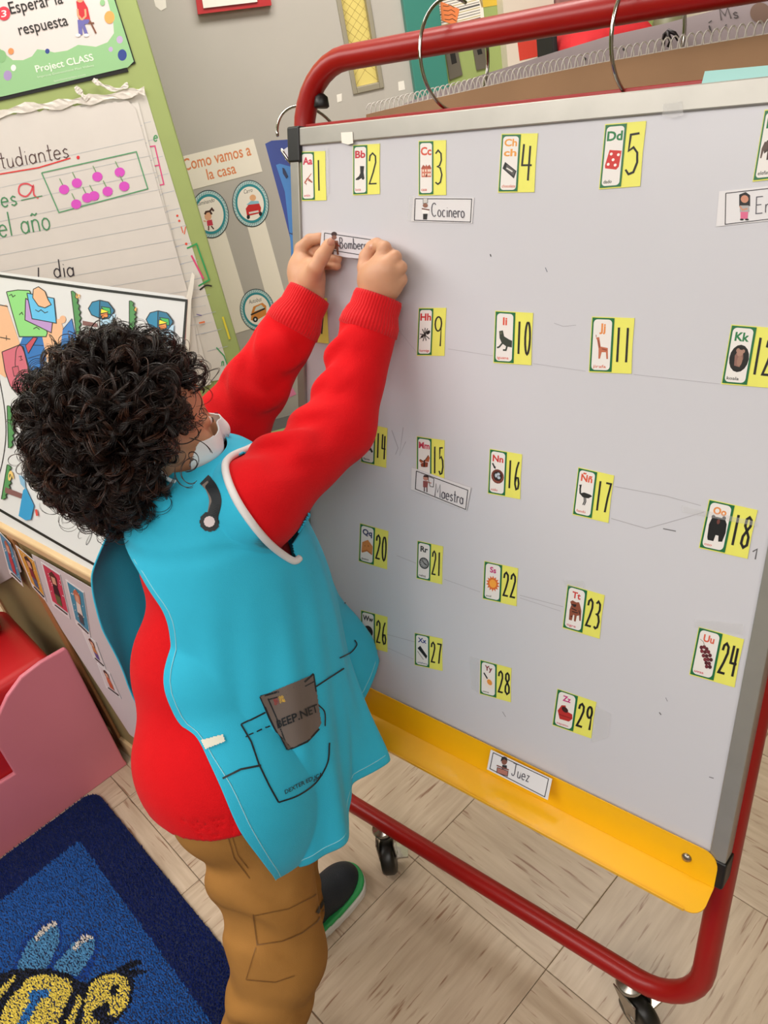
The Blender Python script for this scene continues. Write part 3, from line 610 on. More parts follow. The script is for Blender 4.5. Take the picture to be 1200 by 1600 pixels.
PIC = {
 'avion': [P_('b5604a', .08, .2, .16, .15, .8, .85, .9, .98, .78, .93, .1, .3), P_('a34e3e', .3, .55, .25, .48, .6, .5, .5, .62), P_('a34e3e', .45, .4, .9, .2, .95, .28, .6, .55), P_('8d4034', .1, .4, .02, .45, .2, .3), P_('8d4034', .18, .18, .3, .02, .32, .22)],
 'bota': [P_('1b1a1c', .45, 1, .85, .98, .8, .5, .88, .1, .8, 0, .66, .02, .6, .12, .3, 0, .05, 0, .05, .1, .35, .28, .48, .5)],
 'casa': [P_('c8705a', .05, .1, .95, .1, .95, .72, .05, .72), P_('a44c38', .0, .7, .2, .98, .5, .8, .8, .98, 1, .7), P_('b3543f', .3, .7, .5, 1, .7, .7)] + [P_('f0d9c8', x, y, x + .12, y, x + .12, y + .17, x, y + .17) for x in (.14, .38, .62, .78) for y in (.2, .48)] + [P_('6d2f28', .44, .1, .56, .1, .56, .3, .44, .3)],
 'chocolate': [P_('2c2a2c', .0, .6, .15, .95, 1, .45, .85, .05), P_('55514f', .12, .62, .22, .85, .9, .45, .8, .2), S_('d8d4d0', 2.2, .28, .62, .72, .42), P_('1b1a1c', 0, .6, .15, .95, .3, .86, .18, .5)],
 'dado': [P_('c9302e', .22, .98, .98, .9, .9, .15, .75, .02, .05, .12, .02, .25), E_(.35, .78, .09, .07, 'f4e8e4'), E_(.8, .72, .09, .07, 'f4e8e4'), E_(.5, .5, .09, .07, 'f4e8e4'), E_(.22, .3, .09, .07, 'f4e8e4'), E_(.66, .24, .09, .07, 'f4e8e4')],
 'elefante': [P_('4a3a34', .2, .3, .1, .6, .25, .9, .55, 1, .9, .9, 1, .6, .97, 0, .82, 0, .8, .35, .6, .35, .55, 0, .4, 0, .38, .4), P_('5d4a42', 0, .55, .12, .85, .32, .85, .35, .5, .15, .45, .08, .1, .0, .12)],
 'hormiga': [E_(.75, .66, .2, .13, '1a1716', 30), E_(.45, .5, .13, .09, '1a1716', 30), E_(.22, .38, .14, .1, '1a1716', 30)] + [S_('1a1716', 1.3, .45, .5, a, b) for a, b in ((.2, .9), (.45, .98), (.7, .95), (.3, .05), (.6, .08), (.9, .2), (0, .55))] + [S_('1a1716', 1.0, .15, .35, -.02, .2)],
 'iguana': [P_('31382f', .1, .95, .35, 1, .45, .7, .8, .55, 1, .5, 1, .15, .6, .2, .3, .35, .15, .6), S_('31382f', 2.6, .4, .4, .15, .15, .0, .1), S_('31382f', 2.6, .7, .3, .6, 0, .4, 0), P_('565a48', .12, .9, .3, .95, .3, .8, .15, .78)],
 'jirafa': [P_('bd6a4c', .1, .95, .3, .98, .42, .55, .85, .5, .9, 0, .8, 0, .75, .3, .5, .3, .42, 0, .32, 0, .3, .45, .18, .85), S_('8a4030', 1.6, .25, .85, .36, .5), S_('8a4030', 1.6, .5, .45, .8, .4), S_('8a4030', 1, .12, .98, .1, 1.08)],
 'koala': [E_(.5, .5, .52, .56, '181412'), P_('8a6258', .3, .2, .25, .6, .4, .85, .65, .8, .72, .5, .6, .15), E_(.38, .82, .1, .09, 'a37c6c'), E_(.66, .8, .09, .08, 'a37c6c'), E_(.5, .72, .17, .14, 'a9806f'), E_(.55, .4, .14, .22, '9c7464')],
 'llave': [S_('22201f', 3, .2, .95, .9, .1), E_(.2, .9, .16, .13, '22201f'), S_('22201f', 2, .7, .3, .55, .2)],
 'mariposa': [P_('b05a34', .5, .5, .85, 1, 1, .8, .9, .5), P_('b05a34', .5, .5, .1, .62, .0, .5, .2, .35), P_('8d4026', .5, .48, .85, .45, .8, .15, .55, .1), P_('8d4026', .45, .45, .15, .3, .2, .1, .45, .1), S_('241a16', 2, .5, .6, .48, .1), S_('241a16', 1, .52, .55, .86, .95), S_('241a16', 1, .5, .45, .1, .6)],
 'nido': [E_(.5, .42, .5, .42, '6b3226'), E_(.5, .44, .36, .28, '2b1a18'), E_(.38, .46, .1, .12, 'b6c0cc'), E_(.56, .56, .12, .09, 'b6c0cc'), E_(.6, .36, .12, .09, 'b6c0cc'), S_('8a4636', 1.5, .05, .5, .25, .15, .7, .08), S_('8a4636', 1.5, .95, .5, .8, .2), S_('1c1a1a', 2.2, .05, 1.15, .25, .9), P_('1c1a1a', .3, .82, .12, .92, .32, 1.0)],
 'nandu': [P_('23211f', .1, .55, .35, .4, .75, .4, 1, .55, .85, .62, .4, .66), S_('23211f', 2.6, .15, .55, .1, .8, .12, .98, .02, .96), S_('23211f', 1.6, .45, .42, .5, .2, .42, 0), S_('23211f', 1.6, .55, .42, .6, .2, .52, 0)],
 'oso': [P_('141315', .1, .1, .05, .6, .15, .9, .3, .95, .8, .95, .95, .75, .98, .4, .9, .05, .7, .02, .65, .25, .5, .25, .45, 0, .15, 0), E_(.2, .92, .1, .08, '141315'), E_(.75, .96, .1, .08, '141315'), E_(.5, .78, .08, .1, '6b3a34')],
 'queso': [P_('d0864a', .0, .1, .05, .7, .55, .95, 1, .6, .98, .1, .5, .3), P_('b86e38', .0, .1, .5, .3, .98, .1, .95, .02, .5, .18, .05, 0), E_(.6, .55, .06, .05, 'a8602e'), E_(.3, .5, .05, .04, 'a8602e')],
 'reloj': [E_(.5, .5, .5, .42, '3a3a3c'), E_(.5, .5, .4, .33, '9b9a9a'), S_('1c1c1e', 1.6, .5, .5, .75, .4), S_('1c1c1e', 1.2, .5, .5, .3, .68)] + [S_('2a2a2c', 1.2, .5 + .3 * math.cos(a), .5 + .25 * math.sin(a), .5 + .38 * math.cos(a), .5 + .31 * math.sin(a)) for a in [i * math.pi / 6 for i in range(12)]],
 'sol': [P_('d96a2c', *[c for i in range(28) for c in (.5 + (.52 if i % 2 else .36) * math.cos(i * math.pi / 14), .5 + (.45 if i % 2 else .31) * math.sin(i * math.pi / 14))]), E_(.5, .5, .27, .23, 'f0a23c')],
 'tigre': [P_('8a4a34', .15, .0, .12, .5, .2, .75, .1, .9, .25, 1, .5, .95, .7, 1, .8, .85, .92, .6, .95, .1, .85, .1, .8, .35, .65, .3, .62, 0, .5, 0, .48, .3, .4, .3, .35, 0), S_('221816', 1.5, .2, .8, .4, .75), S_('221816', 1.5, .25, .6, .6, .55), S_('221816', 1.5, .3, .45, .7, .45), S_('221816', 1.4, .25, .2, .35, .2), P_('221816', .3, .82, .55, .85, .5, .7, .35, .7), S_('221816', 1.3, .75, .6, .85, .4)],
 'uvas': [E_(x, y, .1, .08, c) for x, y, c in ((.15, .8, '5a1f28'), (.3, .85, '6d2530'), (.45, .8, '5a1f28'), (.22, .66, '7a2c36'), (.4, .66, '5a1f28'), (.58, .7, '6d2530'), (.35, .5, '6d2530'), (.52, .52, '4a1820'), (.7, .58, '5a1f28'), (.48, .36, '7a2c36'), (.64, .4, '6d2530'), (.8, .42, '4a1820'), (.58, .24, '4a1820'), (.74, .25, '5a1f28'), (.64, .1, '6d2530'), (.82, .12, '4a1820'))] + [S_('8a7d72', .8, .3, .9, .2, 1.05, .0, 1.12)],
 'xilo': [P_('1c1a1a', .05, .7, .3, .9, .95, .3, .85, .1), S_('8f8a86', 1, .05, .5, .6, .0)],
 'yema': [E_(.5, .38, .5, .32, 'e9dcd2', -20), E_(.58, .42, .22, .16, 'e2913c', -20), S_('1c1a1a', 2, .1, .9, .4, .6)],
 'zapato': [P_('b52a28', .0, .45, .2, .75, .45, .8, .6, .55, .95, .5, 1, .3, .8, .12, .2, .1), E_(.45, .6, .22, .12, '3a1416', -10), S_('8a1c1c', 1.5, .1, .3, .9, .3)],
 'f': [E_(.6, .5, .3, .4, '26221f')], 'w': [E_(.5, .5, .45, .4, '2a2422')],
}
def draw(k, key, M):
    for it in PIC[key]:
        if it[0] == 'e':
            _, c, cx, cy, rx, ry, rot = it; a = math.radians(rot)
            k.poly([M(cx + rx * math.cos(t) * math.cos(a) - ry * math.sin(t) * math.sin(a), cy + rx * math.cos(t) * math.sin(a) + ry * math.sin(t) * math.cos(a)) for t in [2 * math.pi * i / 16 for i in range(16)]], c)
        elif it[0] == 'p': k.poly([M(*q) for q in it[2]], it[1])
        else: k.stroke([M(*q) for q in it[3]], it[2], it[1])
def tw(t): v = text_mesh(t, .035)[0][:, 0]; return v.max() - v.min()
def card(TLc, TRc, BLc, num, letters, lc, pic, word, wc, label, lift=0.0, dv=.53, vis=1.0):
    m = card_map(TLc, TRc, BLc); root = empty('alphabet_card', bp.pt(m(.5, .5))); tag(root, label, 'card', 'alphabet cards taped to the whiteboard')
    W = np.linalg.norm(np.subtract(TRc, TLc)); H = np.linalg.norm(np.subtract(TLc, BLc)); ar = W / H
    slab('yellow_note', bp, [m(0, 0), m(1, 0), m(.985, .5), m(1, 1), m(0, 1)], .0004, m_note, root, .0003)
    slab('picture_card', bp, [m(.015, .02), m(dv, .02), m(dv, .985), m(.015, .985)], .0004, m_green, root, .0008)
    k = Ink(bp, .0013, .00002)
    k.poly(rrect(m, .05, .045, dv - .05, .955, .09, ar), 'e6e0dc')
    lw = dv - .14
    if letters == 'Chch':
        for t, y in (('Ch', .79), ('ch', .62)): k.text(t, (.09, y), (1, 0), (0, .17), lc, .03, fit=lw - .04, mapf=m)
    else: k.text(letters, (.07 + (lw - min(lw, tw(letters) * .20 / ar)) / 2, .74), (1, 0), (0, .20), lc, .035, fit=min(lw, tw(letters) * .20 / ar), mapf=m)
    pw = lw; ph = pw * ar * 1.15; py = .42 - ph / 2 if letters != 'Chch' else .22
    draw(k, pic, lambda x, y: m(.08 + pw * x, py + ph * 1.15 * y))
    k.text(word, (.09, .085), (1, 0), (0, .075), wc, .01, fit=min(lw - .02, .05 * len(word)), mapf=m)
    k.build('printed_picture', root)
    k = Ink(bp, .0009, .00002); n = len(num); x0 = dv + .06; w = (.95 - dv) / n
    sw = max(2.2, W * .052)
    for i, ch in enumerate(num):
        adv, st = G[ch]; wi = .6
        for l in st: k.stroke([m(x0 + (i + (a / wi) * .74) * w + (.12 * w if ch == '1' else 0), .2 + .62 * b) for a, b in l], sw, '191717')
    k.build('numeral', root)
    return root
CARDS = [
 ((470, 237), (508.5, 236), (471.7, 314), '1', 'Aa', 'c9304c', 'avion', 'avión', 'c9304c', 'alphabet card Aa with airplane and number 1, top left corner'),
 ((551.7, 226.7), (593.7, 224.5), (551.7, 305.3), '2', 'Bb', 'c02c3c', 'bota', 'bota', 'c02c3c', 'alphabet card Bb with black boot and number 2'),
 ((654.3, 220), (697.3, 219), (654.3, 305.7), '3', 'Cc', 'd0503c', 'casa', 'casa', 'd0503c', 'alphabet card Cc with red house and number 3'),
 ((784, 209), (840.7, 208.3), (778.3, 301), '4', 'Chch', 'e39a45', 'chocolate', 'chocolate', 'd0603c', 'alphabet card Ch with chocolate bar and number 4'),
 ((945.7, 194), (1010, 189), (936, 296), '5', 'Dd', '2a7a48', 'dado', 'dado', '2c3a2c', 'alphabet card Dd with red die and number 5'),
 ((1195, 171.7), (1262, 164), (1176, 284), '6', 'Ee', '2a7a48', 'elefante', 'elefante', '2a2c2a', 'alphabet card Ee with elephant, cut by the right edge'),
 ((473, 462), (511, 466), (476, 533), '7', 'Ff', '2a2a2a', 'f', 'foca', '2a2a2a', 'alphabet card with number 7 half hidden by the left cuff'),
 ((654.4, 481), (697.6, 481), (651.4, 556), '9', 'Hh', 'c9302e', 'hormiga', 'hormiga', 'c9302e', 'alphabet card Hh with ant and number 9'),
 ((774, 485.4), (833.3, 489), (771, 567), '10', 'Ii', 'd6503a', 'iguana', 'iguana', 'd6503a', 'alphabet card Ii with iguana and number 10'),
 ((925, 494.6), (991.7, 497), (920, 581.5), '11', 'Jj', 'e08a45', 'jirafa', 'jirafa', 'd0603c', 'alphabet card Jj with giraffe and number 11'),
 ((1143, 507), (1218, 513), (1127, 600), '12', 'Kk', '2a7a48', 'koala', 'koala', '2a2c2a', 'alphabet card Kk with koala and number 12'),
 ((566, 660), (605.5, 669), (564, 722), '14', 'Ll', '2a2a2a', 'llave', 'llave', '2a2a2a', 'alphabet card with key and number 14 beside the red sleeve'),
 ((651.4, 681.5), (694.8, 688), (651, 749), '15', 'Mm', 'c0304c', 'mariposa', 'mariposa', 'c0304c', 'alphabet card Mm with butterfly and number 15'),
 ((765.4, 701), (816, 710), (762.3, 771), '16', 'Nn', 'c9302e', 'nido', 'nido', 'c9302e', 'alphabet card Nn with nest and number 16'),
 ((903.7, 730), (959.8, 743), (894.6, 804), '17', 'Ññ', 'd6553a', 'nandu', 'ñandú', 'd0503c', 'alphabet card Ñ with long legged bird and number 17'),
 ((1108, 780), (1184, 797), (1092, 856), '18', 'Oo', 'e08a45', 'oso', 'oso', 'd0503c', 'alphabet card Oo with black bear and number 18'),
 ((562.7, 817.4), (607, 830), (560.5, 877), '20', 'Qq', '1e2a5a', 'queso', 'queso', '26262c', 'alphabet card Qq with cheese and number 20'),
 ((652.4, 844.6), (692.6, 853.8), (650.8, 903.8), '21', 'Rr', '26262a', 'reloj', 'reloj', '26262a', 'alphabet card Rr with clock and number 21'),
 ((756.9, 876.3), (809.8, 888), (754.3, 935.5), '22', 'Ss', 'c02c78', 'sol', 'sol', '2a2a2a', 'alphabet card Ss with orange sun and number 22'),
 ((887, 913), (945, 930), (879, 981), '23', 'Tt', 'c9403a', 'tigre', 'tigre', 'c9304c', 'alphabet card Tt with tiger and number 23'),
 ((1092, 979), (1162.8, 999), (1077, 1054), '24', 'Uu', 'd6604a', 'uvas', 'uvas', 'c9304c', 'alphabet card Uu with grapes and number 24'),
 ((564, 953), (605.5, 964), (564, 1008), '26', 'Ww', '26262a', 'w', 'wafle', '26262a', 'alphabet card with number 26 half hidden by the blue smock'),
 ((648, 988.7), (691.6, 998), (648, 1039), '27', 'Xx', '24367e', 'xilo', 'xilófono', '24367e', 'alphabet card Xx with xylophone and number 27'),
 ((750.5, 1030.8), (799.3, 1044), (749.6, 1084), '28', 'Yy', '7a2430', 'yema', 'yema', '2a2a2a', 'alphabet card Yy with egg yolk and number 28'),
 ((871, 1076), (932, 1097), (863, 1132.8), '29', 'Zz', 'c02c78', 'zapato', 'zapato', 'c02c58', 'alphabet card Zz with red shoe and number 29'),
]
CR = [card(*c) for c in CARDS]
m_lab = mat('label_paper', 'dcd8da', .4); m_clear = mat('clear_tape', 'e4e2e2', .15, alpha=.13, spec=.6)
def name_label(outer, inner, word, wo, ex, ey, fig, label, pl=None, e=.0003, body=m_lab, cat='word card', w=1.4, col='4a4650'):
    pl = pl or bp; o = slab('word_card', pl, outer, .0005, body, None, e); tag(o, label, cat, None)
    k = Ink(pl, e + .0007, .00002); k.rect(inner, 1.3, '3a363a'); fig(k); k.hand(word, wo, ex, ey, w, col); k.build('print', o); return o
def fig_cook(k):
    k.poly([(661, 310), (668, 310), (668, 317), (661, 318)], 'c8c4c0').rect([(661, 310), (668, 310), (668, 317), (661, 318)], .7, '2a2626').ell(664.5, 321, 4, 3.5, '8a5a48').poly([(659, 325), (670, 325), (671, 334), (660, 334)], 'e8e4e2').stroke([(659, 326), (671, 328)], 2, '6b3a30').poly([(661, 334), (668, 334), (667, 343), (661, 343)], '1c1a1c')
name_label([(646, 308), (741, 309), (738, 349), (643, 346)], [(648.5, 307.5 + 3), (737, 311), (735, 347), (647.5, 344)], 'Cocinero', (674, 338), unit((1, .045)) * 12.4, (0, -21), fig_cook, 'white word card reading Cocinero with a small cook')
def fig_nurse(k):
    k.poly([(1155, 304), (1165, 300), (1172, 305), (1172, 322), (1155, 322)], '1c1a1c').ell(1163.5, 311, 6, 6, 'c98a70').poly([(1156, 321), (1170, 321), (1171, 331), (1156, 331)], 'a9a4a4').stroke([(1156, 322), (1160, 328), (1168, 326)], 2.4, 'c98a70').poly([(1157, 331), (1169, 331), (1168, 342), (1157, 342)], 'd8688c').ell(1159, 343, 3, 1.5, '1c1a1c').ell(1167, 343, 3, 1.5, '1c1a1c')
name_label([(1124, 299), (1290, 281), (1284, 336), (1119, 354)], [(1134, 302), (1286, 285), (1280, 333), (1133, 350.5)], 'Enfermera', (1180, 334), unit((1, -.11)) * 22, (1, -26), fig_nurse, 'white word card with a long haired girl in pink trousers, right edge')
def fig_teach(k):
    k.ell(665.5, 747, 4.5, 4, 'b98070').poly([(661, 745), (663, 742), (669, 743), (670, 746)], '3a1c1a').poly([(661, 751), (669, 752), (668, 762), (661, 761)], '8a4a48').stroke([(668, 753), (674, 755)], 1.6, 'b98070').stroke([(663, 761), (663, 768)], 1.6, '4a2a28').stroke([(667, 762), (667, 769)], 1.6, '4a2a28').rect([(668, 744), (678, 748), (677, 761), (672, 760)], .9, '2a2626')
name_label([(643.5, 730), (736, 762), (729, 798), (642.5, 764.5)], [(650.5, 736), (731, 766), (727.5, 796), (649, 764)], 'Maestra', (679, 775), unit((1, .30)) * 12.0, (1, -20), fig_teach, 'white word card reading Maestra tilted under the butterfly card', e=.0018)
def fig_judge(k):
    k.ell(788, 1190, 4.5, 5, '7a4a3c').poly([(782, 1190), (784, 1183), (788, 1182), (792, 1184), (793, 1190), (788, 1186)], '1c1616').poly([(785, 1195), (792, 1196), (792, 1203), (784, 1201)], '1c1a1c').poly([(777, 1199), (794, 1205), (793, 1213), (776, 1207)], 'a86a5c').rect([(777, 1199), (794, 1205), (793, 1213), (776, 1207)], 1, '3a1c1a').stroke([(776, 1196), (795, 1203)], 2, '7a443c')
jp = Plane(fp(0, y0, .072), unit(NB * .9 + UP * .32), XW)
name_label([(767, 1171), (863, 1217), (856, 1250), (761, 1202)], [(770.5, 1176), (857, 1217), (851, 1245), (765.5, 1201)], 'Juez', (799, 1211), unit((1, .42)) * 13.5, (3.2, -19), fig_judge, 'white word card reading Juez standing on the yellow tray', pl=jp, e=0.0)
# tape scraps on the board
for i, (pts, lab) in enumerate((([(533, 207), (551, 206), (552, 224), (544, 226), (534, 223)], 'white tape scrap on the top trim above the boot card'), ([(1036, 163), (1066, 158), (1068, 180), (1052, 184), (1035, 181)], 'crumpled clear tape right of the die card on the top trim'),
        ([(931, 1103), (955, 1116), (950, 1152), (924, 1160)], 'clear tape beside the shoe card'), ([(734, 1026), (748, 1030), (746, 1082), (737, 1075)], 'clear tape left of the egg yolk card'), ([(640, 306), (649, 307), (646, 346), (637, 345)], 'clear tape at the left end of the Cocinero card'),
        ([(508, 232), (513, 232), (514, 302), (510, 308)], 'clear tape at the right side of the airplane card'), ([(1162, 975), (1085, 968), (1086, 980), (1160, 992)], 'clear tape above the grapes card'), ([(880, 905), (912, 908), (912, 918), (884, 916)], 'clear tape above the tiger card'),
        ([(1066, 790), (1182, 815), (1182, 822), (1066, 800)], 'clear tape across the bear card'))):
    e = .0050 if i < 2 else .0021
    o = slab('tape', bp, pts, .0003, m_paper if i == 0 else m_clear, None, e); tag(o, lab, 'tape')
# marks on the board (scuffs, pen dots)
k = Ink(bp, .0001, .000002)
for pts, w, c in (([(766, 397), (767, 401)], 1.6, '3a3638'), ([(852, 418), (855, 425)], 1.2, '6b7080'), ([(1030, 1113), (1033, 1117)], 1.6, '6b686c'), ([(1040, 1090), (1043, 1096)], .8, '77747a'), ([(1176, 862), (1183, 858), (1180, 874)], 2, '5b585a'), ([(1108, 1214), (1115, 1216)], 1.4, '77747a'),
        ([(612, 672), (622, 700), (618, 710)], .8, '9c98a0'), ([(630, 668), (624, 712), (634, 690)], .8, '9c98a0'), ([(866, 505), (880, 510), (900, 508)], .7, '9c98a0'), ([(833, 568), (915, 580)], .6, 'aaa6ac'), ([(990, 585), (1125, 600)], .6, 'aaa6ac'), ([(700, 545), (770, 556)], .6, 'aaa6ac'),
        ([(610, 500), (652, 552)], .5, 'b4b0b6'), ([(620, 868), (650, 880)], .6, 'a8a4aa'), ([(694, 905), (750, 925)], .6, 'a8a4aa'), ([(812, 930), (880, 948)], .8, 'a8a4aa'), ([(812, 934), (876, 955)], .6, 'a8a4aa'), ([(955, 810), (1010, 826), (1060, 812), (1100, 800)], .8, '9f9ba0'), ([(960, 760), (1040, 775), (1095, 790)], .7, '9f9ba0'),
        ([(1036, 826), (1056, 830)], 1.6, '6f6c70'), ([(785, 1112), (790, 1120)], .8, '88858a'), ([(1030, 1330), (1060, 1344)], .8, '4a3a20'), ([(600, 990), (648, 1003)], .6, 'a8a4aa'), ([(600, 1010), (646, 1030)], .5, 'a8a4aa')): k.stroke(pts, w, c)
o = k.build('scuff_marks', board); o['kind'] = 'stuff'

# held word card
hp = Plane(fp(0, 0, .062), unit(NB + XW * .05), XW)

# book rings, pads and folders behind the board
m_ring = mat('chrome_ring', 'b8b4ae', .12, 1.0)
def ring(name, C, r, axis, label, a0=0, a1=345, tilt=0, tr=.0022):
    ax = unit(axis); u = unit(np.cross(ax, [0.1, 0.2, 1.0])); w = np.cross(ax, u)
    P = [np.asarray(C) + r * (math.cos(math.radians(a)) * u + math.sin(math.radians(a)) * w) for a in np.linspace(a0, a1, 44)]
    V, F = tube_data(P, tr, 10); o = mk(name, V, F, m_ring, smooth=True); tag(o, label, 'book ring'); return o
cpad = Plane(fp(0, 0, -.05), NB, XW)
pad = empty('chart_pad', fp(-.4, .7, -.05)); tag(pad, 'large spiral bound chart pad with brown cardboard cover behind the board', 'chart pad')
m_card = mat('brown_cardboard', '93704f', .8, var=.06, vscale=12, bump=.2, bscale=80)
LC = [(575, 172), (640, 156), (800, 119), (930, 92), (1060, 68), (1200, 44), (1300, 26)]
LCw = [cpad.pt(p) for p in LC]
cw = [p - UP * .006 for p in LCw] + [fp(-.16, .45, -.05), fp(-.84, .45, -.05)]
slab('cover', cpad, cw, .004, m_card, pad, world=True)
slab('sheets', Plane(fp(0, 0, -.058), NB, XW), [p - NB * .012 - UP * .004 for p in LCw] + [fp(-.17, .47, -.062), fp(-.83, .47, -.062)], .011, mat('pad_sheets', 'cfc8bd', .8), pad, world=True)
cc = cr(np.array(LCw), 14); dd = np.concatenate([[0], np.cumsum(np.linalg.norm(np.diff(cc, axis=0), axis=1))])
turns = int(dd[-1] / .0085); P = []
for i in range(turns * 12):
    s_ = dd[-1] * i / (turns * 12); c = np.array([np.interp(s_, dd, cc[:, q]) for q in range(3)]); a = 2 * math.pi * i / 12
    P.append(c + NB * (.0075 * math.cos(a) - .004) + UP * (.0085 * math.sin(a)) )
V, F = tube_data(P, .0008, 5); o = mk('spiral_coil', V, F, mat('white_wire', 'd8d2cb', .4), pad, smooth=True)
bpl = Plane(fp(0, 0, -.11), NB, XW)
m_mv = mat('grey_cardboard', 'a5979a', .8, var=.06, vscale=8)
bk = slab('backing_board', bpl, [(560, 190), (600, 176), (690, 141), (700, 138), (760, 116), (800, 104), (870, 82), (950, 58), (1040, 38), (1130, 14), (1200, -2), (1300, -20), (1290, 200), (560, 230)], .004, m_mv, None, -.01)
tag(bk, 'grey backing board with handwritten Ms rising behind the spiral pad', 'board')
k = Ink(bpl, -.005); k.hand('Ms', (1126, 32), unit((1, -.16)) * 22, (-4, -18), 1.8, '4a3f40').stroke([(1108, 40), (1112, 55)], 2.4, '3a3234').stroke([(1107, 36), (1112, 32)], 1.4, '3a3234').stroke([(1135, 38), (1131, 44)], 1.4, '3a3234').ell(1188, 20, 16, 16, '7a5c4c').ell(975, 77, 2.5, 2.5, '1c1a1c').ell(913, 92, 3, 2.5, '1c1a1c'); k.build('handwriting', bk)['kind'] = 'stuff'
V, F = join([tube_data([bpl.pt((1036 + a, 60 + b), .012) for a, b in ((0, 12), (2, -6), (8, -12), (18, -8), (24, 2))], .0022, 8), tube_data([bpl.pt((1042 + a, 50 + b), .014) for a, b in ((0, 0), (6, 14), (2, 24))], .0022, 8)])
o = mk('binder_clip', V, F, mat('black_wire', '2a2224', .35, .6), smooth=True); tag(o, 'small black wire clip on the grey backing board', 'clip')
fo = slab('folder', Plane(fp(0, 0, .005), NB, XW), [(1098, 131), (1103, 112), (1200, 103), (1300, 92), (1300, 112), (1200, 122)], .003, mat('aqua_folder', '9fd0cc', .5), None, .006); tag(fo, 'pale aqua folder edge sticking up over the board trim', 'folder')
m_dg = fp(-.655, 1.225, -.02)
ring('book_ring', fp(-.645, 1.232, -.018), .062, unit(XW * 1.0 - YW * .12 + ZW * .05), 'large chrome book ring over the red bar, middle of the easel', 250, 575)
ring('book_ring', fp(-.395, 1.222, -.018), .062, unit(XW * .97 - YW * .22), 'large chrome book ring over the red bar, right one', 250, 575)
ring('book_ring', fp(-.905, 1.150, -.02), .055, unit(XW * .9 + YW * -.1 + ZW * .45), 'chrome book ring round the left post of the easel', 10, 350)
# blue bag hanging at the left post
blp = Plane(fp(-.93, .95, -.02), unit(NB * .75 + XW * .45))
bb = empty('book_bag', blp.pt((445, 320))); tag(bb, 'royal blue hanging book bag with light blue strap left of the board', 'bag')
m_bl = mat('bag_navy', '1f3a8c', .5, var=.08); m_bl2 = mat('bag_blue', '2f7cc4', .45, var=.05)
slab('bag_body', blp, [(418, 226), (428, 221), (458, 219), (478, 225), (490, 420), (470, 425), (446, 330)], .012, m_bl, bb, -.012)
slab('strap', blp, [(432, 258), (438, 256), (468, 264), (466, 288), (484, 300), (492, 460), (458, 460), (455, 380), (446, 300)], .003, m_bl2, bb, .001)
Ink(blp, .0048).poly([(441, 262), (444, 263), (450, 276), (447, 279), (442, 271)], '12204a').stroke([(452, 364), (457, 366), (458, 361)], 1.4, '12204a').poly([(443, 234), (452, 228), (458, 250), (446, 250)], 'd9dde4').build('print', bb)

# ------------------------------------------------------------------ small wooden easel cabinet, leaning picture sheet
cA = at_z((0, 826), .645); cB = at_z((136, 901), .645); CX = unit(cB - cA); CXn = np.array([CX[1], -CX[0], 0]); CXn = CXn if CXn @ (CAM - cA) > 0 else -CXn
CYb = -CXn
cab = empty('wooden_cabinet', cA * np.array([1, 1, 0]) + CX * .2 + CYb * .15); tag(cab, 'low wooden cabinet with picture cards taped along its front', 'cabinet')
m_wood = mat('light_birch', 'd3b58d', .45, color2='c3a277', vscale=6); m_ol = mat('olive_panel', '8b7a52', .6); m_post = mat('brown_post', '9c6b42', .5)
C0 = cA * np.array([1, 1, 0])
xe = .43
box('top_board', C0, CX, CYb, ZW, (-.35, xe, -.004, .30, .635, .657), m_wood, cab, .006)
box('front_panel', C0, CX, CYb, ZW, (-.33, xe - .02, .004, .016, .06, .635), m_ol, cab)
box('side_panel', C0, CX, CYb, ZW, (xe - .03, xe - .01, .0, .28, .02, .635), m_wood, cab)
box('side_panel', C0, CX, CYb, ZW, (-.33, -.31, .0, .28, .02, .635), m_wood, cab)
q1 = on_plane((40, 885), C0, CXn)
xp = (q1 - C0) @ CX
box('post', C0, CX, CYb, ZW, (xp - .012, xp + .014, -.003, .004, .02, .635), m_post, cab, .002)
box('foot_rail', C0, CX, CYb, ZW, (-.33, xe, -.003, .02, .0, .06), m_wood, cab, .003)
cpl = Plane(C0 + CXn * .004, CXn)
pale = slab('paper_banner', cpl, [(50, 866), (66, 874), (150, 922), (230, 965), (260, 1190), (203, 1147), (97, 983), (72, 940)], .001, mat('mauve_paper', 'c9bdc0', .6), None, .0005); tag(pale, 'pale mauve paper banner hanging on the cabinet front behind the cards', 'banner')
slab('paper_banner', cpl, [(-40, 812), (14, 846), (24, 862), (34, 893), (-40, 935)], .001, mat('grey_paper', 'a89ea0', .6), None, .0005); tag(bpy.data.objects['paper_banner.001'], 'grey paper banner at the far left of the cabinet front', 'banner')
def pcard(q, bgc, fig, label):
    m = lambda x, y: tuple(np.array(q[3]) * (1 - x) * (1 - y) + np.array(q[2]) * x * (1 - y) + np.array(q[0]) * (1 - x) * y + np.array(q[1]) * x * y)
    o = slab('picture_card', cpl, q, .0006, m_lab, None, .002); tag(o, label, 'card')
    k = Ink(cpl, .0028, .00003); k.poly([m(.06, .12), m(.94, .12), m(.94, .96), m(.06, .96)], bgc)
    r = random.Random(len(label))
    for _ in range(16):
        x, y = r.uniform(.12, .88), r.uniform(.16, .92); k.stroke([m(x, y), m(x + .03, y + .03)], 1, 'e6dcd8')
    fig(k, m); k.stroke([m(.15, .06), m(.85, .06)], 1.6, '2a2a2a'); k.build('print', o)
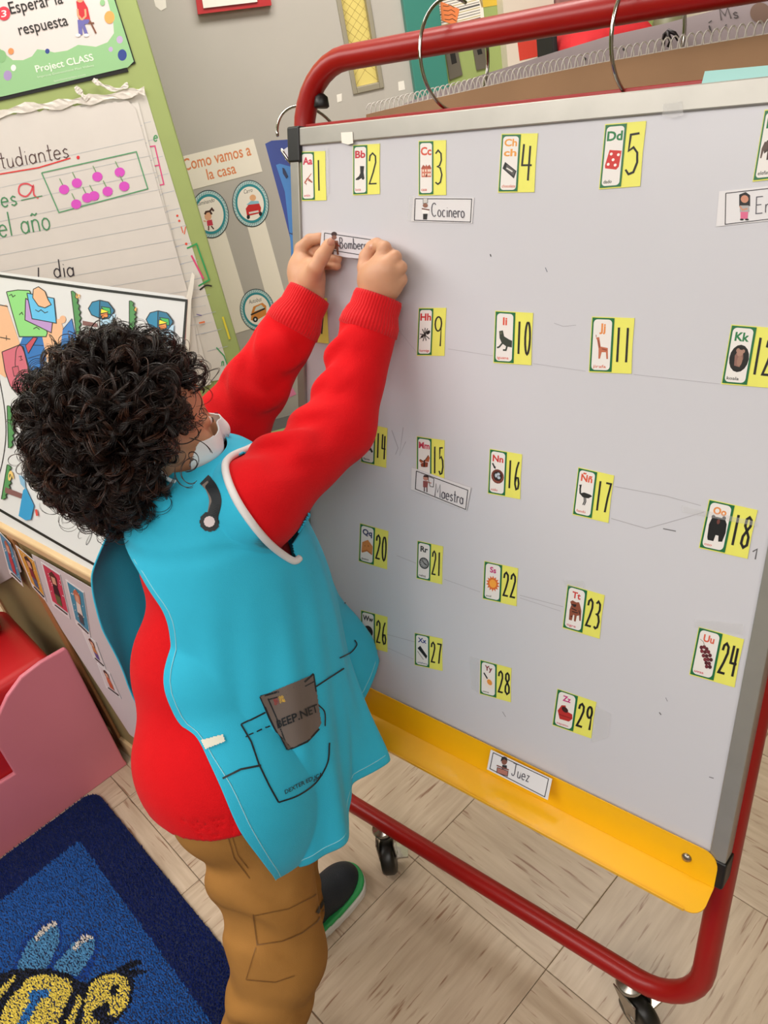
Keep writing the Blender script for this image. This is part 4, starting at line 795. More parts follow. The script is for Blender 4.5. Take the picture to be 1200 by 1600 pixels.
def fg(hair, top, bot):
    def f(k, m):
        k.poly([m(.35, .62), m(.3, .82), m(.5, .92), m(.7, .82), m(.66, .62)], hair).poly([m(.4, .62), m(.38, .78), m(.6, .8), m(.62, .64)], 'd09a80')
        k.poly([m(.32, .36), m(.38, .62), m(.62, .62), m(.68, .36)], top).poly([m(.36, .16), m(.34, .38), m(.66, .38), m(.64, .16)], bot)
    return f
pcard([(-3, 828), (17, 849), (37, 917), (15, 896)], '4a86a8', fg('a8604a', 'b83a44', 'b83a44'), 'paper doll card with blue ground, leftmost on the cabinet')
pcard([(24, 851), (54, 876), (73, 940.5), (51, 917)], 'd0953c', fg('2c2226', '7a2c34', '4a5a78'), 'paper doll card with mustard ground on the cabinet')
pcard([(64, 877.5), (94, 897.5), (110, 967.5), (82.5, 946)], 'c23c54', fg('4a2e24', '1f1f22', '55603a'), 'paper doll card with pink red ground on the cabinet')
pcard([(102.5, 905), (131, 925), (142, 998), (119, 975)], '2f88a4', fg('b8684c', 'd8c8c0', '3a4a50'), 'paper doll card with teal ground beside the smock')
pcard([(128, 985), (150, 1003), (166, 1046), (146, 1028)], 'd9cfcf', fg('5a3428', 'c07a48', '5a4a88'), 'white card with orange figure low on the cabinet')
pcard([(152, 1036), (172, 1052), (190, 1092), (166, 1074)], 'd4c8ca', fg('4a2c24', 'c8603c', 'b8502f'), 'white card with two red figures, lowest on the cabinet')
# leaning laminated sheet with a mail route drawing
aL = math.atan(.54); nS = np.array([CXn[0] * math.cos(aL), CXn[1] * math.cos(aL), math.sin(aL)])
sP = on_plane((0, 800), C0 + ZW * .660 + CYb * .012, nS); sP = C0 + ZW * .659 + CYb * .012
sp = Plane(sP, nS, CX)
sheet = empty('picture_sheet', sp.pt((150, 700))); tag(sheet, 'laminated mail carrier picture sheet leaning on the cabinet behind the child', 'poster')
m_lam = mat('laminated_sheet', 'd3d2d2', .3, spec=.5)
slab('sheet', sp, [(-160, 405), (0, 425), (288, 463), (294, 468), (262, 960), (150, 900), (0, 813), (-160, 720)], .003, m_lam, sheet, 0)
box('support_frame', sP - nS * .022, CX, sp.v, sp.n, (-.2, .40, .03, .42, -.018, .0), m_wood, sheet)
k = Ink(sp, .0035)
k.stroke([(-160, 411), (0, 431), (150, 452), (293, 470)], 4.2, '151415').stroke([(291.5, 470), (283, 580), (255, 948)], 4, '151415').stroke([(-120, 722), (0, 797), (140, 878), (256, 944)], 4, '151415')
k.stroke([(-8, 560), (0, 598), (7, 640), (9, 680), (4, 720), (-4, 750)], 1.3, '262424', 5)
k.poly([(-40, 470), (2, 478), (10, 476), (32, 540), (30, 570), (8, 590), (-4, 582), (-40, 600)], 'dcab86').stroke([(-2, 476), (12, 479)], 1.5, '2a2222').stroke([(0, 527), (16, 530)], 1.5, '2a2222').stroke([(10, 524), (10, 532)], 1.2, '2a2222')
k.poly([(30, 540), (36, 525), (68, 526), (72, 560), (60, 590), (44, 585)], '2f6cae').stroke([(44, 560), (70, 552)], 1.2, '1b2c50').stroke([(30, 538), (68, 540)], 1.2, '1b2c50')
k.poly([(66, 526), (80, 500), (95, 498), (100, 520), (92, 560), (74, 566)], 'dcab86').poly([(98, 515), (112, 498), (120, 530), (108, 560), (92, 562)], '3f78b8').stroke([(98, 515), (112, 498), (119, 530)], 1.2, '1b2c50').ell(98, 499, 5, 6, 'dcab86').stroke([(80, 530), (84, 546)], 1, '2a2222')
def op(pts, c, w=1.4): k.poly(pts, c); k.rect(pts, w, '231f20')
op([(10, 456), (28, 453), (46, 454), (74, 520), (72, 526), (30, 526)], '86c878')
op([(40, 466), (60, 480), (82, 504), (80, 520), (60, 510), (39, 500)], 'b08cc0'); op([(42, 458), (84, 466), (88, 505), (50, 498)], '5cb2dc')
k.stroke([(14, 462), (18, 460), (20, 464), (24, 461)], 1.2, '231f20').stroke([(55, 484), (60, 487), (64, 484), (70, 489), (75, 487)], 1.2, '231f20').stroke([(30, 492), (34, 488), (36, 492)], 1.2, '231f20').stroke([(52, 514), (57, 511), (62, 515)], 1.2, '231f20')
op([(52, 452), (60, 448), (70, 455), (75, 468), (80, 476), (70, 481), (60, 478), (51, 465)], 'dcab86', 1.3)
op([(40, 540), (52, 527), (58, 528), (44, 552)], 'b84a5a', 1)
op([(3, 550), (30, 539), (36, 542), (50, 600), (52, 607), (28, 615), (16, 603), (8, 580)], 'c46474'); k.stroke([(24, 560), (26, 545), (34, 541), (45, 575), (52, 605), (38, 604), (28, 588), (24, 572), (24, 560)], 1.2, '2a1c20', 3)
op([(19, 574), (28, 572), (31, 586), (22, 588)], 'b85868', 1)
for i, (c, x, y) in enumerate((('M', 29, 560), ('A', 34, 580), ('I', 38, 587), ('L', 38, 598))): k.text(c, (x, y - 3), (.25, .97), (.97, -.25) if 0 else (7, -2), '3a1c22', fit=7)
def mailbox(x, y, s, num, nx, ny, post=True, sy=1.0):
    if post: k.poly([(x - 54 * s, y + 42 * s), (x - 10 * s, y + 50 * s), (x - 8 * s, y + 62 * s), (x - 54 * s, y + 56 * s)], '7a5250')
    k.poly([(x - 2 * s, y + 34 * s), (x + 48 * s, y + 20 * s), (x + 42 * s, y + 75 * s), (x - 2 * s, y + 66 * s)], 'a9c8dc')
    k.poly([(x - 2 * s, y + 34 * s), (x + 2 * s, y + 34 * s), (x + 2 * s, y + 84 * s), (x - 3 * s, y + 84 * s)], '4a4648')
    op([(x + 0 * s, y - 22 * s), (x + 26 * s, y - 16 * s), (x + 44 * s, y + 8 * s), (x + 44 * s, y + 14 * s), (x + 30 * s, y + 34 * s), (x + 10 * s, y + 38 * s), (x - 2 * s, y + 34 * s)], '2c7090')
    op([(x + 0 * s, y - 22 * s), (x - 24 * s, y - 16 * s), (x - 36 * s, y + 4 * s), (x - 26 * s, y + 24 * s), (x - 2 * s, y + 34 * s)], '2c7ea2')
    op([(x + 4 * s, y - 2 * s), (x + 32 * s, y + 2 * s), (x + 34 * s, y + 22 * s), (x + 20 * s, y + 20 * s)], '45b060', 1.1); op([(x + 3 * s, y + 4 * s), (x + 28 * s, y + 14 * s), (x + 2 * s, y + 20 * s)], 'ecd83c', 1.1); op([(x + 1 * s, y + 22 * s), (x + 24 * s, y + 16 * s), (x + 26 * s, y + 30 * s), (x + 8 * s, y + 36 * s)], 'e08848', 1.1)
    k.text(num, (nx, ny), (-.12, 1), (17 * s, 2), 'e0a95c', .02, fit=16 * s)
def bush(pts):
    r = random.Random(int(pts[0][0])); a, b = np.array(pts[0], float), np.array(pts[1], float); d = unit(b - a); n = np.array([-d[1], d[0]]); n = n if n[0] > 0 else -n
    L = [tuple(a + (b - a) * i / 14 + n * (3 + 5 * math.sin(i / 14 * 3.1) + (i % 2) * 3) ) for i in range(15)]
    k.poly([tuple(a)] + L + [tuple(b)], '4f8a52'); k.stroke([tuple(a)] + L, 1, '20301f'); k.stroke([tuple(a), tuple(b)], 1.4, '20301f')
mailbox(156, 480, .50 * 1.0, '5', 119, 458); bush([(111, 455), (119, 522)])
mailbox(247, 497, .52, '1', 207, 479, False); bush([(202, 470), (202, 520)])
k.stroke([(248, 515), (244, 545)], 1.5, '4a4648').poly([(244, 540), (280, 546), (266, 565), (250, 580)], '3c6888').ell(275, 555, 4, 7, 'cf4a44')
bush([(11, 634), (13, 700)]); k.text('3', (22, 642), (-.12, 1), (10, 2), 'e0b96c', .02, fit=12)
bush([(11, 726), (2, 780)]); k.text('6', (14, 735), (-.12, 1), (12, 2), 'e0b96c', .02, fit=16)
k.poly([(8, 761), (36, 772), (36, 780), (8, 770)], '7a5250').poly([(36, 766), (40, 762), (53, 790), (48, 812), (40, 813), (29, 806)], '2f8fc0').poly([(29, 742), (38, 745), (40, 765), (32, 756)], '7fa8c4').stroke([(56, 796), (58, 806)], 3.5, 'cf4a44')
k.build('drawing', sheet)
# white curled strip on the sheet corner
o = slab('paper_hook', lw, [(291, 465), (296, 443), (300, 425), (304, 430), (302, 450), (299, 470), (296, 540), (291, 560)], .003, m_paper, None, .014); tag(o, 'narrow white paper strip with pointed tip beside the chart pages', 'paper strip')

# ------------------------------------------------------------------ foam chair
fcx = -1.452
A_ = -TT; B_ = TS if TS[1] < 0 else -TS
fO = at_z((196, 1190)); fpl = Plane(fO, A_); fcx = fO[0]
foam = empty('foam_chair', (fcx - .3, .1, 0)); tag(foam, 'soft vinyl foam chair, red with pink arm, beside the blue rug', 'chair')
m_fr = mat('red_vinyl', 'b5181c', .42, var=.06, vscale=5); m_fp = mat('pink_vinyl', 'd67c8a', .45, var=.04, vscale=5)
zt = fpl.pt((100, 1010))[2]
prf = [fpl.pt(p) for p in [(196, 1190), (190, 1183), (102, 1011), (98, 1010), (60, 1032), (30, 1055), (8, 1085), (-8, 1120), (-14, 1150), (20, 1205), (-8, 1222), (-60, 1240), (-70, 1400)]]
prf = [p * np.array([1, 1, 1.0 if p[2] > 0 else 0]) for p in prf]
prf[-1][2] = 0.0; prf[0][2] = 0
o = slab('arm_pad', fpl, prf, .012, m_fp, foam, world=True, e=0)
md = o.modifiers.new('b', 'BEVEL'); md.width = .004; md.segments = 2
fz = zt
o = box('body', fO - A_ * .001, -A_, -B_, ZW, (0, .28, -.75, -.030, 0, fz), m_fr, foam, .02, 4)
o = box('back_rest', fO - A_ * .16 + ZW * (fz - .004), -A_, -B_, ZW, (0, .12, -.75, -.06, 0, .22), m_fr, foam, .03, 4)

# ------------------------------------------------------------------ rug with bee
A_ = -TT; B_ = -TS if (-TS)[1] < 0 else TS
r0 = at_z((150, 1236)); 
RO = r0 * np.array([1, 1, 0]) 
rugm = lambda a, b: RO + A_ * a + B_ * b
rlA, rlB = 1.9, 1.3
def sd_rr(a, b, L, W_, r):
    qx = np.abs(a - L / 2) - L / 2 + r; qy = np.abs(b - W_ / 2) - W_ / 2 + r
    return np.hypot(np.maximum(qx, 0), np.maximum(qy, 0)) + np.minimum(np.maximum(qx, qy), 0) - r
icn = at_z((127, 1317)); ia = (icn - RO) @ A_; ib = (icn - RO) @ B_
c_navy = lin('04164e'); c_blue = lin('1c4f94'); c_wing = lin('4a80a8'); c_deep = lin('123c86'); c_white = lin('c9beb4'); c_black = lin('0c0c10'); c_y = lin('d8c050'); c_tb = lin('2a6cae')
def bee(px, py, base):
    col = base.copy()
    def P(poly, c): col[in_poly(px, py, poly)] = c
    P([(20, 1525), (38, 1475), (60, 1450), (82, 1438), (98, 1446), (102, 1470), (90, 1500), (125, 1465), (140, 1455), (156, 1462), (158, 1490), (140, 1535), (60, 1540)], c_deep)
    P([(28, 1520), (45, 1480), (66, 1455), (85, 1444), (94, 1452), (95, 1475), (76, 1518)], c_wing)
    P([(84, 1515), (120, 1475), (142, 1463), (151, 1470), (150, 1490), (126, 1528), (100, 1525)], c_wing)
    P([(55, 1470), (70, 1452), (88, 1443), (93, 1449), (78, 1457), (60, 1475)], c_white); P([(115, 1486), (128, 1470), (142, 1463), (150, 1470), (132, 1476), (120, 1491)], c_white)
    P([(-260, 1640), (-120, 1560), (-20, 1530), (30, 1518), (80, 1517), (112, 1525), (128, 1538), (138, 1540), (160, 1525), (185, 1518), (192, 1513), (215, 1503), (223, 1505), (222, 1510), (205, 1518), (230, 1520), (232, 1526), (212, 1528), (213, 1545), (208, 1570), (195, 1590), (150, 1640), (100, 1720), (-40, 1900), (-300, 1900)], c_black)
    P([(138, 1560), (145, 1540), (165, 1527), (185, 1524), (200, 1532), (206, 1550), (202, 1575), (185, 1592), (168, 1590), (175, 1575), (170, 1568), (150, 1582), (146, 1592), (160, 1604), (140, 1640), (125, 1630)], c_y)
    P([(-5, 1610), (18, 1565), (48, 1530), (70, 1526), (100, 1530), (115, 1538), (115, 1555), (95, 1600), (60, 1690), (-60, 1760)], c_y)
    P([(-30, 1590), (0, 1550), (30, 1526), (26, 1535), (2, 1566), (-20, 1600)], c_y); P([(128, 1555), (131, 1565), (120, 1600), (90, 1660), (105, 1605)], c_y)
    P([(47, 1560), (52, 1552), (75, 1548), (82, 1552), (78, 1562), (66, 1566), (40, 1615), (25, 1612), (50, 1570)], c_tb)
    P([(174, 1551), (178, 1545), (190, 1542), (189, 1552), (182, 1560), (175, 1557)], c_black)
    return col
rug = empty('rug', rugm(rlA / 2, rlB / 2)); tag(rug, 'blue pile rug with navy border and yellow striped bee', 'rug')
st = .012; na = int(rlA / st); nbb = int(rlB / st)
# pile backing
gp = [rugm(.03 + (rlA - .06) * (.5), .03)]
cor = []
for cx_, cy_, a0 in ((rlA - .035, rlB - .035, 0), (.035, rlB - .035, 90), (.035, .035, 180), (rlA - .035, .035, 270)):
    for q in range(7): a = math.radians(a0 + 15 * q); cor.append((cx_ + .035 * math.cos(a), cy_ + .035 * math.sin(a)))
rp = Plane(np.array([0, 0, 0.0]), ZW, A_)
slab('rug_backing', rp, [rugm(a, b) for a, b in cor], .007, mat('rug_backing', '0a1638', .9), rug, world=True)
def tufts(step, cond, hgt, rad):
    aa, bb_ = np.meshgrid(np.arange(step / 2, rlA, step), np.arange(step / 2, rlB, step)); aa = aa.ravel() + rng.uniform(-.3, .3, aa.size) * step; bb_ = bb_.ravel() + rng.uniform(-.3, .3, bb_.size) * step
    W = RO[None, :] + aa[:, None] * A_ + bb_[:, None] * B_
    c = (W - CAM) @ RC.T; px = 600 + FOC * c[:, 0] / c[:, 2]; py = 800 + FOC * c[:, 1] / c[:, 2]
    vis = (c[:, 2] > .3) & (px > -120) & (py < 1850) & (px < 700)
    ok = (sd_rr(aa, bb_, rlA, rlB, .035) < -.001) & (vis if cond else ~vis)
    aa, bb_, px, py, W = aa[ok], bb_[ok], px[ok], py[ok], W[ok]; n = len(aa)
    col = np.tile(np.array(c_navy), (n, 1)); inn = sd_rr(aa - ia, bb_ - ib, rlA - 2 * ia, rlB - 2 * ib, .01) < 0
    col[inn] = c_blue; front = (c[:, 2][ok] > .3); cb = bee(px, py, col); col = np.where((inn & front)[:, None], cb, col)
    col = np.clip(col * rng.uniform(.75, 1.25, (n, 1)), 0, 1)
    ang = rng.uniform(0, 6.28, n); V = np.zeros((n, 4, 3))
    for q in range(3):
        V[:, q, 0] = W[:, 0] + rad * np.cos(ang + q * 2.094); V[:, q, 1] = W[:, 1] + rad * np.sin(ang + q * 2.094); V[:, q, 2] = .004
    V[:, 3] = W; V[:, 3, :2] += rng.normal(0, rad * .6, (n, 2)); V[:, 3, 2] = hgt * rng.uniform(.85, 1.15, n)
    me = bpy.data.meshes.new('pile'); at = np.array([W[:, 0].mean(), W[:, 1].mean(), 0]); base = np.arange(n) * 4
    me.vertices.add(n * 4); me.vertices.foreach_set('co', (V.reshape(-1, 3) - at).ravel())
    idx = np.stack([base, base + 1, base + 3, base + 1, base + 2, base + 3, base + 2, base, base + 3], 1).ravel()
    me.loops.add(n * 9); me.loops.foreach_set('vertex_index', idx.astype(np.int32)); me.polygons.add(n * 3); me.polygons.foreach_set('loop_start', (np.arange(n * 3) * 3).astype(np.int32))
    me.polygons.foreach_set('use_smooth', np.ones(n * 3, bool))
    me.update(calc_edges=True); at_ = me.color_attributes.new('yarn', 'FLOAT_COLOR', 'POINT')
    at_.data.foreach_set('color', np.repeat(np.hstack([col, np.ones((n, 1))]), 4, axis=0).ravel()); me.materials.append(m_pile)
    o = bpy.data.objects.new('pile', me); link(o, rug, at); o['kind'] = 'stuff'; return o
m_pile = mat('rug_pile', '1c4f94', .95, sheen=.2, spec=.1)
nt = m_pile.node_tree; an = nt.nodes.new('ShaderNodeAttribute'); an.attribute_name = 'yarn'; nt.links.new(an.outputs['Color'], nt.nodes['Principled BSDF'].inputs['Base Color'])
tufts(.0034, True, .013, .0028); tufts(.011, False, .012, .009)

# ------------------------------------------------------------------ child: implicit surfaces turned into meshes
def surface_nets(F, o, h):
    s = F < 0; nx, ny, nz = F.shape
    cnt = np.zeros((nx - 1, ny - 1, nz - 1), np.int8)
    for a in (0, 1):
        for b in (0, 1):
            for c in (0, 1): cnt += s[a:nx - 1 + a, b:ny - 1 + b, c:nz - 1 + c]
    act = (cnt > 0) & (cnt < 8); ids = -np.ones(act.shape, np.int64); idx = np.argwhere(act); ids[act] = np.arange(len(idx))
    acc = np.zeros((len(idx), 3)); num = np.zeros(len(idx)); i, j, k = idx.T
    cs = [(a, b, c) for a in (0, 1) for b in (0, 1) for c in (0, 1)]
    for p in cs:
        for q in cs:
            if sum(abs(p[t] - q[t]) for t in range(3)) != 1 or p > q: continue
            f0 = F[i + p[0], j + p[1], k + p[2]]; f1 = F[i + q[0], j + q[1], k + q[2]]; m = (f0 < 0) != (f1 < 0)
            t = np.where(m, f0 / np.where(m, f0 - f1, 1), 0)
            P = np.array(p, float) + t[:, None] * (np.array(q, float) - np.array(p, float)); acc[m] += P[m]; num[m] += 1
    V = (idx + acc / num[:, None]) * h + o
    Q = []
    def quads(ax):
        A = [slice(None)] * 3; B = [slice(None)] * 3; A[ax] = slice(0, -1); B[ax] = slice(1, None)
        f0 = s[tuple(A)]; f1 = s[tuple(B)]; e = np.argwhere(f0 != f1); o1, o2 = [(1, 2), (2, 0), (0, 1)][ax]
        e = e[(e[:, o1] > 0) & (e[:, o2] > 0) & (e[:, o1] < F.shape[o1] - 1) & (e[:, o2] < F.shape[o2] - 1)]
        def g(d1, d2):
            q = e.copy(); q[:, o1] -= d1; q[:, o2] -= d2; return ids[q[:, 0], q[:, 1], q[:, 2]]
        a, b, c, d = g(1, 1), g(0, 1), g(0, 0), g(1, 0); fl = f0[e[:, 0], e[:, 1], e[:, 2]]
        Q.append(np.where(fl[:, None], np.stack([a, b, c, d], 1), np.stack([d, c, b, a], 1)))
    for ax in range(3): quads(ax)
    Q = np.concatenate(Q); Q = Q[(Q >= 0).all(1)]
    return V, Q
def np_mesh(name, V, Q, m, parent, smooth=True, at=None, fm=None):
    if at is None: at = (V.min(0) + V.max(0)) / 2
    k = Q.shape[1]; me = bpy.data.meshes.new(name); me.vertices.add(len(V)); me.vertices.foreach_set('co', (V - at).astype(np.float32).ravel())
    me.loops.add(Q.size); me.loops.foreach_set('vertex_index', Q.astype(np.int32).ravel()); me.polygons.add(len(Q)); me.polygons.foreach_set('loop_start', (np.arange(len(Q)) * k).astype(np.int32))
    me.polygons.foreach_set('use_smooth', np.full(len(Q), smooth)); 
    for q in (m if isinstance(m, list) else [m]): me.materials.append(q)
    if fm is not None: me.polygons.foreach_set('material_index', fm.astype(np.int32))
    me.update(calc_edges=True); me.validate(); o = bpy.data.objects.new(name, me); return link(o, parent, at)
def grid(lo, hi, h):
    n = [int((hi[a] - lo[a]) / h) + 2 for a in range(3)]
    ax = [(lo[a] + h * np.arange(n[a])).astype(np.float32) for a in range(3)]
    return np.stack(np.meshgrid(*ax, indexing='ij'), -1)
def cap(P, a, b, ra, rb, wr=None):
    a = np.asarray(a, np.float32); b = np.asarray(b, np.float32); ab = b - a; L = float(ab @ ab); d = P - a
    t = np.clip((d @ ab) / L, 0, 1); c = d - t[..., None] * ab; r = ra + (rb - ra) * t
    D = np.sqrt((c * c).sum(-1)) - r
    if wr: D = D + wr(t, c, r)
    return D
def ell(P, c, R, ax=None):
    d = P - np.asarray(c, np.float32)
    if ax is not None: d = d @ np.asarray(ax, np.float32).T
    R = np.asarray(R, np.float32); k0 = np.sqrt(((d / R) ** 2).sum(-1)); k1 = np.sqrt(((d / R ** 2) ** 2).sum(-1)) + 1e-6
    return k0 * (k0 - 1) / k1
def smin(a, b, k):
    h = np.clip(.5 + .5 * (b - a) / k, 0, 1); return b * (1 - h) + a * h - k * h * (1 - h)
def U(ds, k):
    r = ds[0]
    for d in ds[1:]: r = smin(r, d, k)
    return r
def lapl(V, Q, it=3, lam=.5):
    for _ in range(it):
        S = np.zeros_like(V); N = np.zeros(len(V)); k = Q.shape[1]
        for a in range(k):
            for b in ((a + 1) % k, (a - 1) % k): np.add.at(S, Q[:, a], V[Q[:, b]]); np.add.at(N, Q[:, a], 1)
        V = V + lam * (S / np.maximum(N, 1)[:, None] - V)
    return V
rK = unit([.86, -.51, 0]); fK = unit([.51, .86, 0]); zK = np.array([0, 0, 1.0])
SR = np.array([-.708, .478, .878]); SL = np.array([-.885, .475, .880]); ER = np.array([-.668, .622, .897]); EL = np.array([-.882, .590, .893])
ER = np.array([-.693, .626, .908])
WRr = np.array([-.700, .742, 1.025]); WLl = np.array([-.826, .735, 1.022])
HIP = np.array([-.735, .325, .50]); WST = np.array([-.770, .385, .64]); CHS = np.array([-.790, .440, .77]); NCK = np.array([-.803, .470, .885]); HEAD = np.array([-.833, .432, .985])
def H(p, e): return on_plane(p, PF + NB * e, NB)
child = empty('person', (-.72, .28, 0)); tag(child, 'small child with dark curls, red hoodie and turquoise smock, reaching up to the whiteboard', 'person')
m_skin = mat('skin', 'cb9676', .5, var=.05, vscale=30, sss=.12)
# ---- body: head, neck, trunk, arms and hands
fh = unit([.36, .90, -.20]); rh = unit(np.cross(fh, zK)); uh = np.cross(rh, fh); HA = np.array([rh, fh, uh])
def hl(x, y, z): return HEAD + rh * x + fh * y + uh * z
def sd_head(P):
    d = U([ell(P, hl(0, -.008, .012), (.070, .088, .082), HA), ell(P, hl(0, .018, -.035), (.054, .062, .062), HA), ell(P, hl(0, .052, -.068), (.028, .026, .022), HA)], .025)
    for s_ in (-1, 1):
        d = smin(d, ell(P, hl(s_ * .030, .058, -.032), (.026, .022, .024), HA), .02)                       # cheeks
        d = smin(d, ell(P, hl(s_ * .071, -.006, -.012), (.008, .019, .027), HA), .006)                    # ears
        d = np.maximum(d, -ell(P, hl(s_ * .078, .000, -.010), (.006, .010, .016), HA))
        d = -smin(-d, ell(P, hl(s_ * .028, .088, .000), (.015, .012, .010), HA), .012)                    # eye sockets
        d = smin(d, ell(P, hl(s_ * .028, .068, .000), (.012, .0125, .0105), HA), .003)
    d = smin(d, cap(P, hl(0, .076, .002), hl(0, .092, -.026), .006, .010), .010)                           # nose
    d = smin(d, ell(P, hl(0, .078, -.047), (.018, .008, .005), HA), .005); d = smin(d, ell(P, hl(0, .076, -.055), (.015, .008, .005), HA), .005)
    return d
def sd_trunk(P):
    return U([sd_head(P), cap(P, NCK - zK * .02, HEAD - zK * .05, .036, .034), ell(P, CHS, (.095, .068, .11), [rK, fK, zK]), cap(P, SR, SL, .036, .036), ell(P, HIP + zK * .02, (.095, .075, .10), [rK, fK, zK]), ell(P, WST, (.085, .07, .1), [rK, fK, zK])], .03)
def sd_arms(P):
    return np.minimum(U([cap(P, SR, ER, .036, .028), cap(P, ER, WRr, .028, .021)], .01), U([cap(P, SL, EL, .036, .028), cap(P, EL, WLl, .028, .021)], .01))
HANDS = {
 'R': dict(w=((590, 470), .070), palm=[((590, 452), .074, .023), ((592, 432), .074, .024), ((604, 424), .074, .020), ((608, 442), .071, .019), ((580, 436), .068, .018)],
   f=[[((592, 412), .078), ((601, 388), .075), ((589, 382), .056), ((580, 390), .050)], [((603, 416), .080), ((617, 402), .074), ((608, 396), .050), ((596, 402), .046)],
      [((610, 428), .078), ((626, 418), .071), ((617, 411), .048), ((603, 416), .046)], [((613, 442), .073), ((627, 437), .066), ((620, 431), .046), ((606, 433), .046)]],
   t=[((577, 440), .066), ((571, 418), .064), ((573, 402), .061), ((580, 388), .060)]),
 'L': dict(w=((482, 462), .070), palm=[((480, 452), .071, .022), ((474, 430), .066, .023), ((486, 432), .068, .020), ((472, 414), .062, .018), ((488, 418), .072, .013)],
   f=[[((468, 408), .062), ((470, 388), .060), ((484, 375), .056), ((500, 372), .050)], [((474, 412), .054), ((486, 392), .045), ((505, 389), .041), ((524, 397), .047)],
      [((480, 420), .050), ((492, 403), .043), ((509, 402), .041), ((527, 404), .050)], [((487, 430), .048), ((498, 416), .041), ((511, 413), .041), ((526, 415), .050)]],
   t=[((485, 436), .080), ((493, 418), .084), ((503, 401), .078), ((514, 383), .068)])}
def sd_hand(P, k):
    h = HANDS[k]; w = H(*h['w']); wr_ = WRr if k == 'R' else WLl; er_ = ER if k == 'R' else EL
    d = cap(P, er_ * .35 + wr_ * .65, w, .0225, .0215)
    for p, e, r in h['palm']: d = smin(d, np.sqrt(((P - H(p, e).astype(np.float32)) ** 2).sum(-1)) - r, .012)
    R = [.0092, .0088, .0082, .0076]
    if k == 'R': d = smin(d, cap(P, H((596, 430), .078), H((606, 420), .080), .016, .014), .01)
    fs = []
    for fi, ch in enumerate(h['f']):
        J = [H(*q) for q in ch]; r = [R[0] * 1.04, R[1] * 1.0, R[2], R[3]]
        r = [x * (1.0, .98, .94, .86)[fi] for x in r]
        g = U([cap(P, J[i], J[i + 1], r[i], r[i + 1]) for i in range(3)], .0025); fs.append(g)
    J = [H(*q) for q in h['t']]; th = U([cap(P, J[i], J[i + 1], (.0135, .0105, .0100)[i], (.0105, .0100, .0088)[i]) for i in range(3)], .004)
    F_ = fs[0]
    for g in fs[1:]: F_ = smin(F_, g, .0012)
    d = smin(d, F_, .006); return smin(d, th, .007)
G1 = grid((-1.0, .24, .42), (-.60, .70, 1.10), .0055); D = np.minimum(sd_trunk(G1), smin(sd_arms(G1), sd_trunk(G1), .03)); V1, Q1 = surface_nets(D, G1[0, 0, 0], .0055); V1 = lapl(V1, Q1, 2)
hd_lo = HEAD - .125; G1 = grid(hd_lo, HEAD + .125, .0022); D = sd_head(G1); V1b, Q1b = surface_nets(D, G1[0, 0, 0], .0022)
keep = (V1 - HEAD) @ uh < -.06; km = keep[Q1].all(1); Q1 = Q1[km]
parts = [(V1, Q1), (V1b, Q1b)]
for k in ('R', 'L'):
    w = H(*HANDS[k]['w']); G2 = grid(w - np.array([.065, .06, .06]), w + np.array([.075, .075, .11]), .0013); D = sd_hand(G2, k); v, q = surface_nets(D, G2[0, 0, 0], .0013); parts.append((lapl(v, q, 2), q))
off = 0; VV = []; QQ = []
for v, q in parts: VV.append(v); QQ.append(q + off); off += len(v)
np_mesh('body', np.concatenate(VV), np.concatenate(QQ), m_skin, child)
m_nail = mat('fingernail', 'cf9a84', .3)
for (a, b, e, sc) in (((513, 383), (519, 374), .0775, 1.0), ((577, 391), (582, 384), .0685, .7)):
    c = (H(a, e) + H(b, e)) / 2; ax1 = unit(H(b, e) - H(a, e)); cam_d = unit(CAM - c); ax3 = unit(cam_d - ax1 * (cam_d @ ax1)); ax2 = np.cross(ax3, ax1)
    V = []; F = []
    for i in range(5):
        for j in range(5):
            x = (j / 4 - .5) * 2; y = (i / 4 - .5) * 2; V.append(c + ax1 * .0052 * y * sc + ax2 * .0046 * x * sc * (1 - .25 * y * y) - ax3 * (.0022 * x * x + .0008 * y * y))
    for i in range(4):
        for j in range(4): a_ = i * 5 + j; F.append((a_, a_ + 1, a_ + 6, a_ + 5))
    mk('fingernail', V, F, m_nail, child, smooth=True)
# ears, eyes under the fringe
for s_ in (-1, 1):
    V, F = lathe_data([(.0001, -.0062), (.004, -.005), (.006, -.002), (.0062, 0), (.006, .002), (.004, .005), (.0001, .0062)], hl(s_ * .028, .0765, 0), uh, 14); mk('eye', V, F, mat('eye_white', 'e6e0da', .2), child, smooth=True)
    V, F = lathe_data([(.0001, 0), (.0032, .0002), (.0034, -.0012)], hl(s_ * .028, .0832, 0), fh, 14); mk('iris', V, F, mat('iris_brown', '2a1710', .2), child, smooth=True)
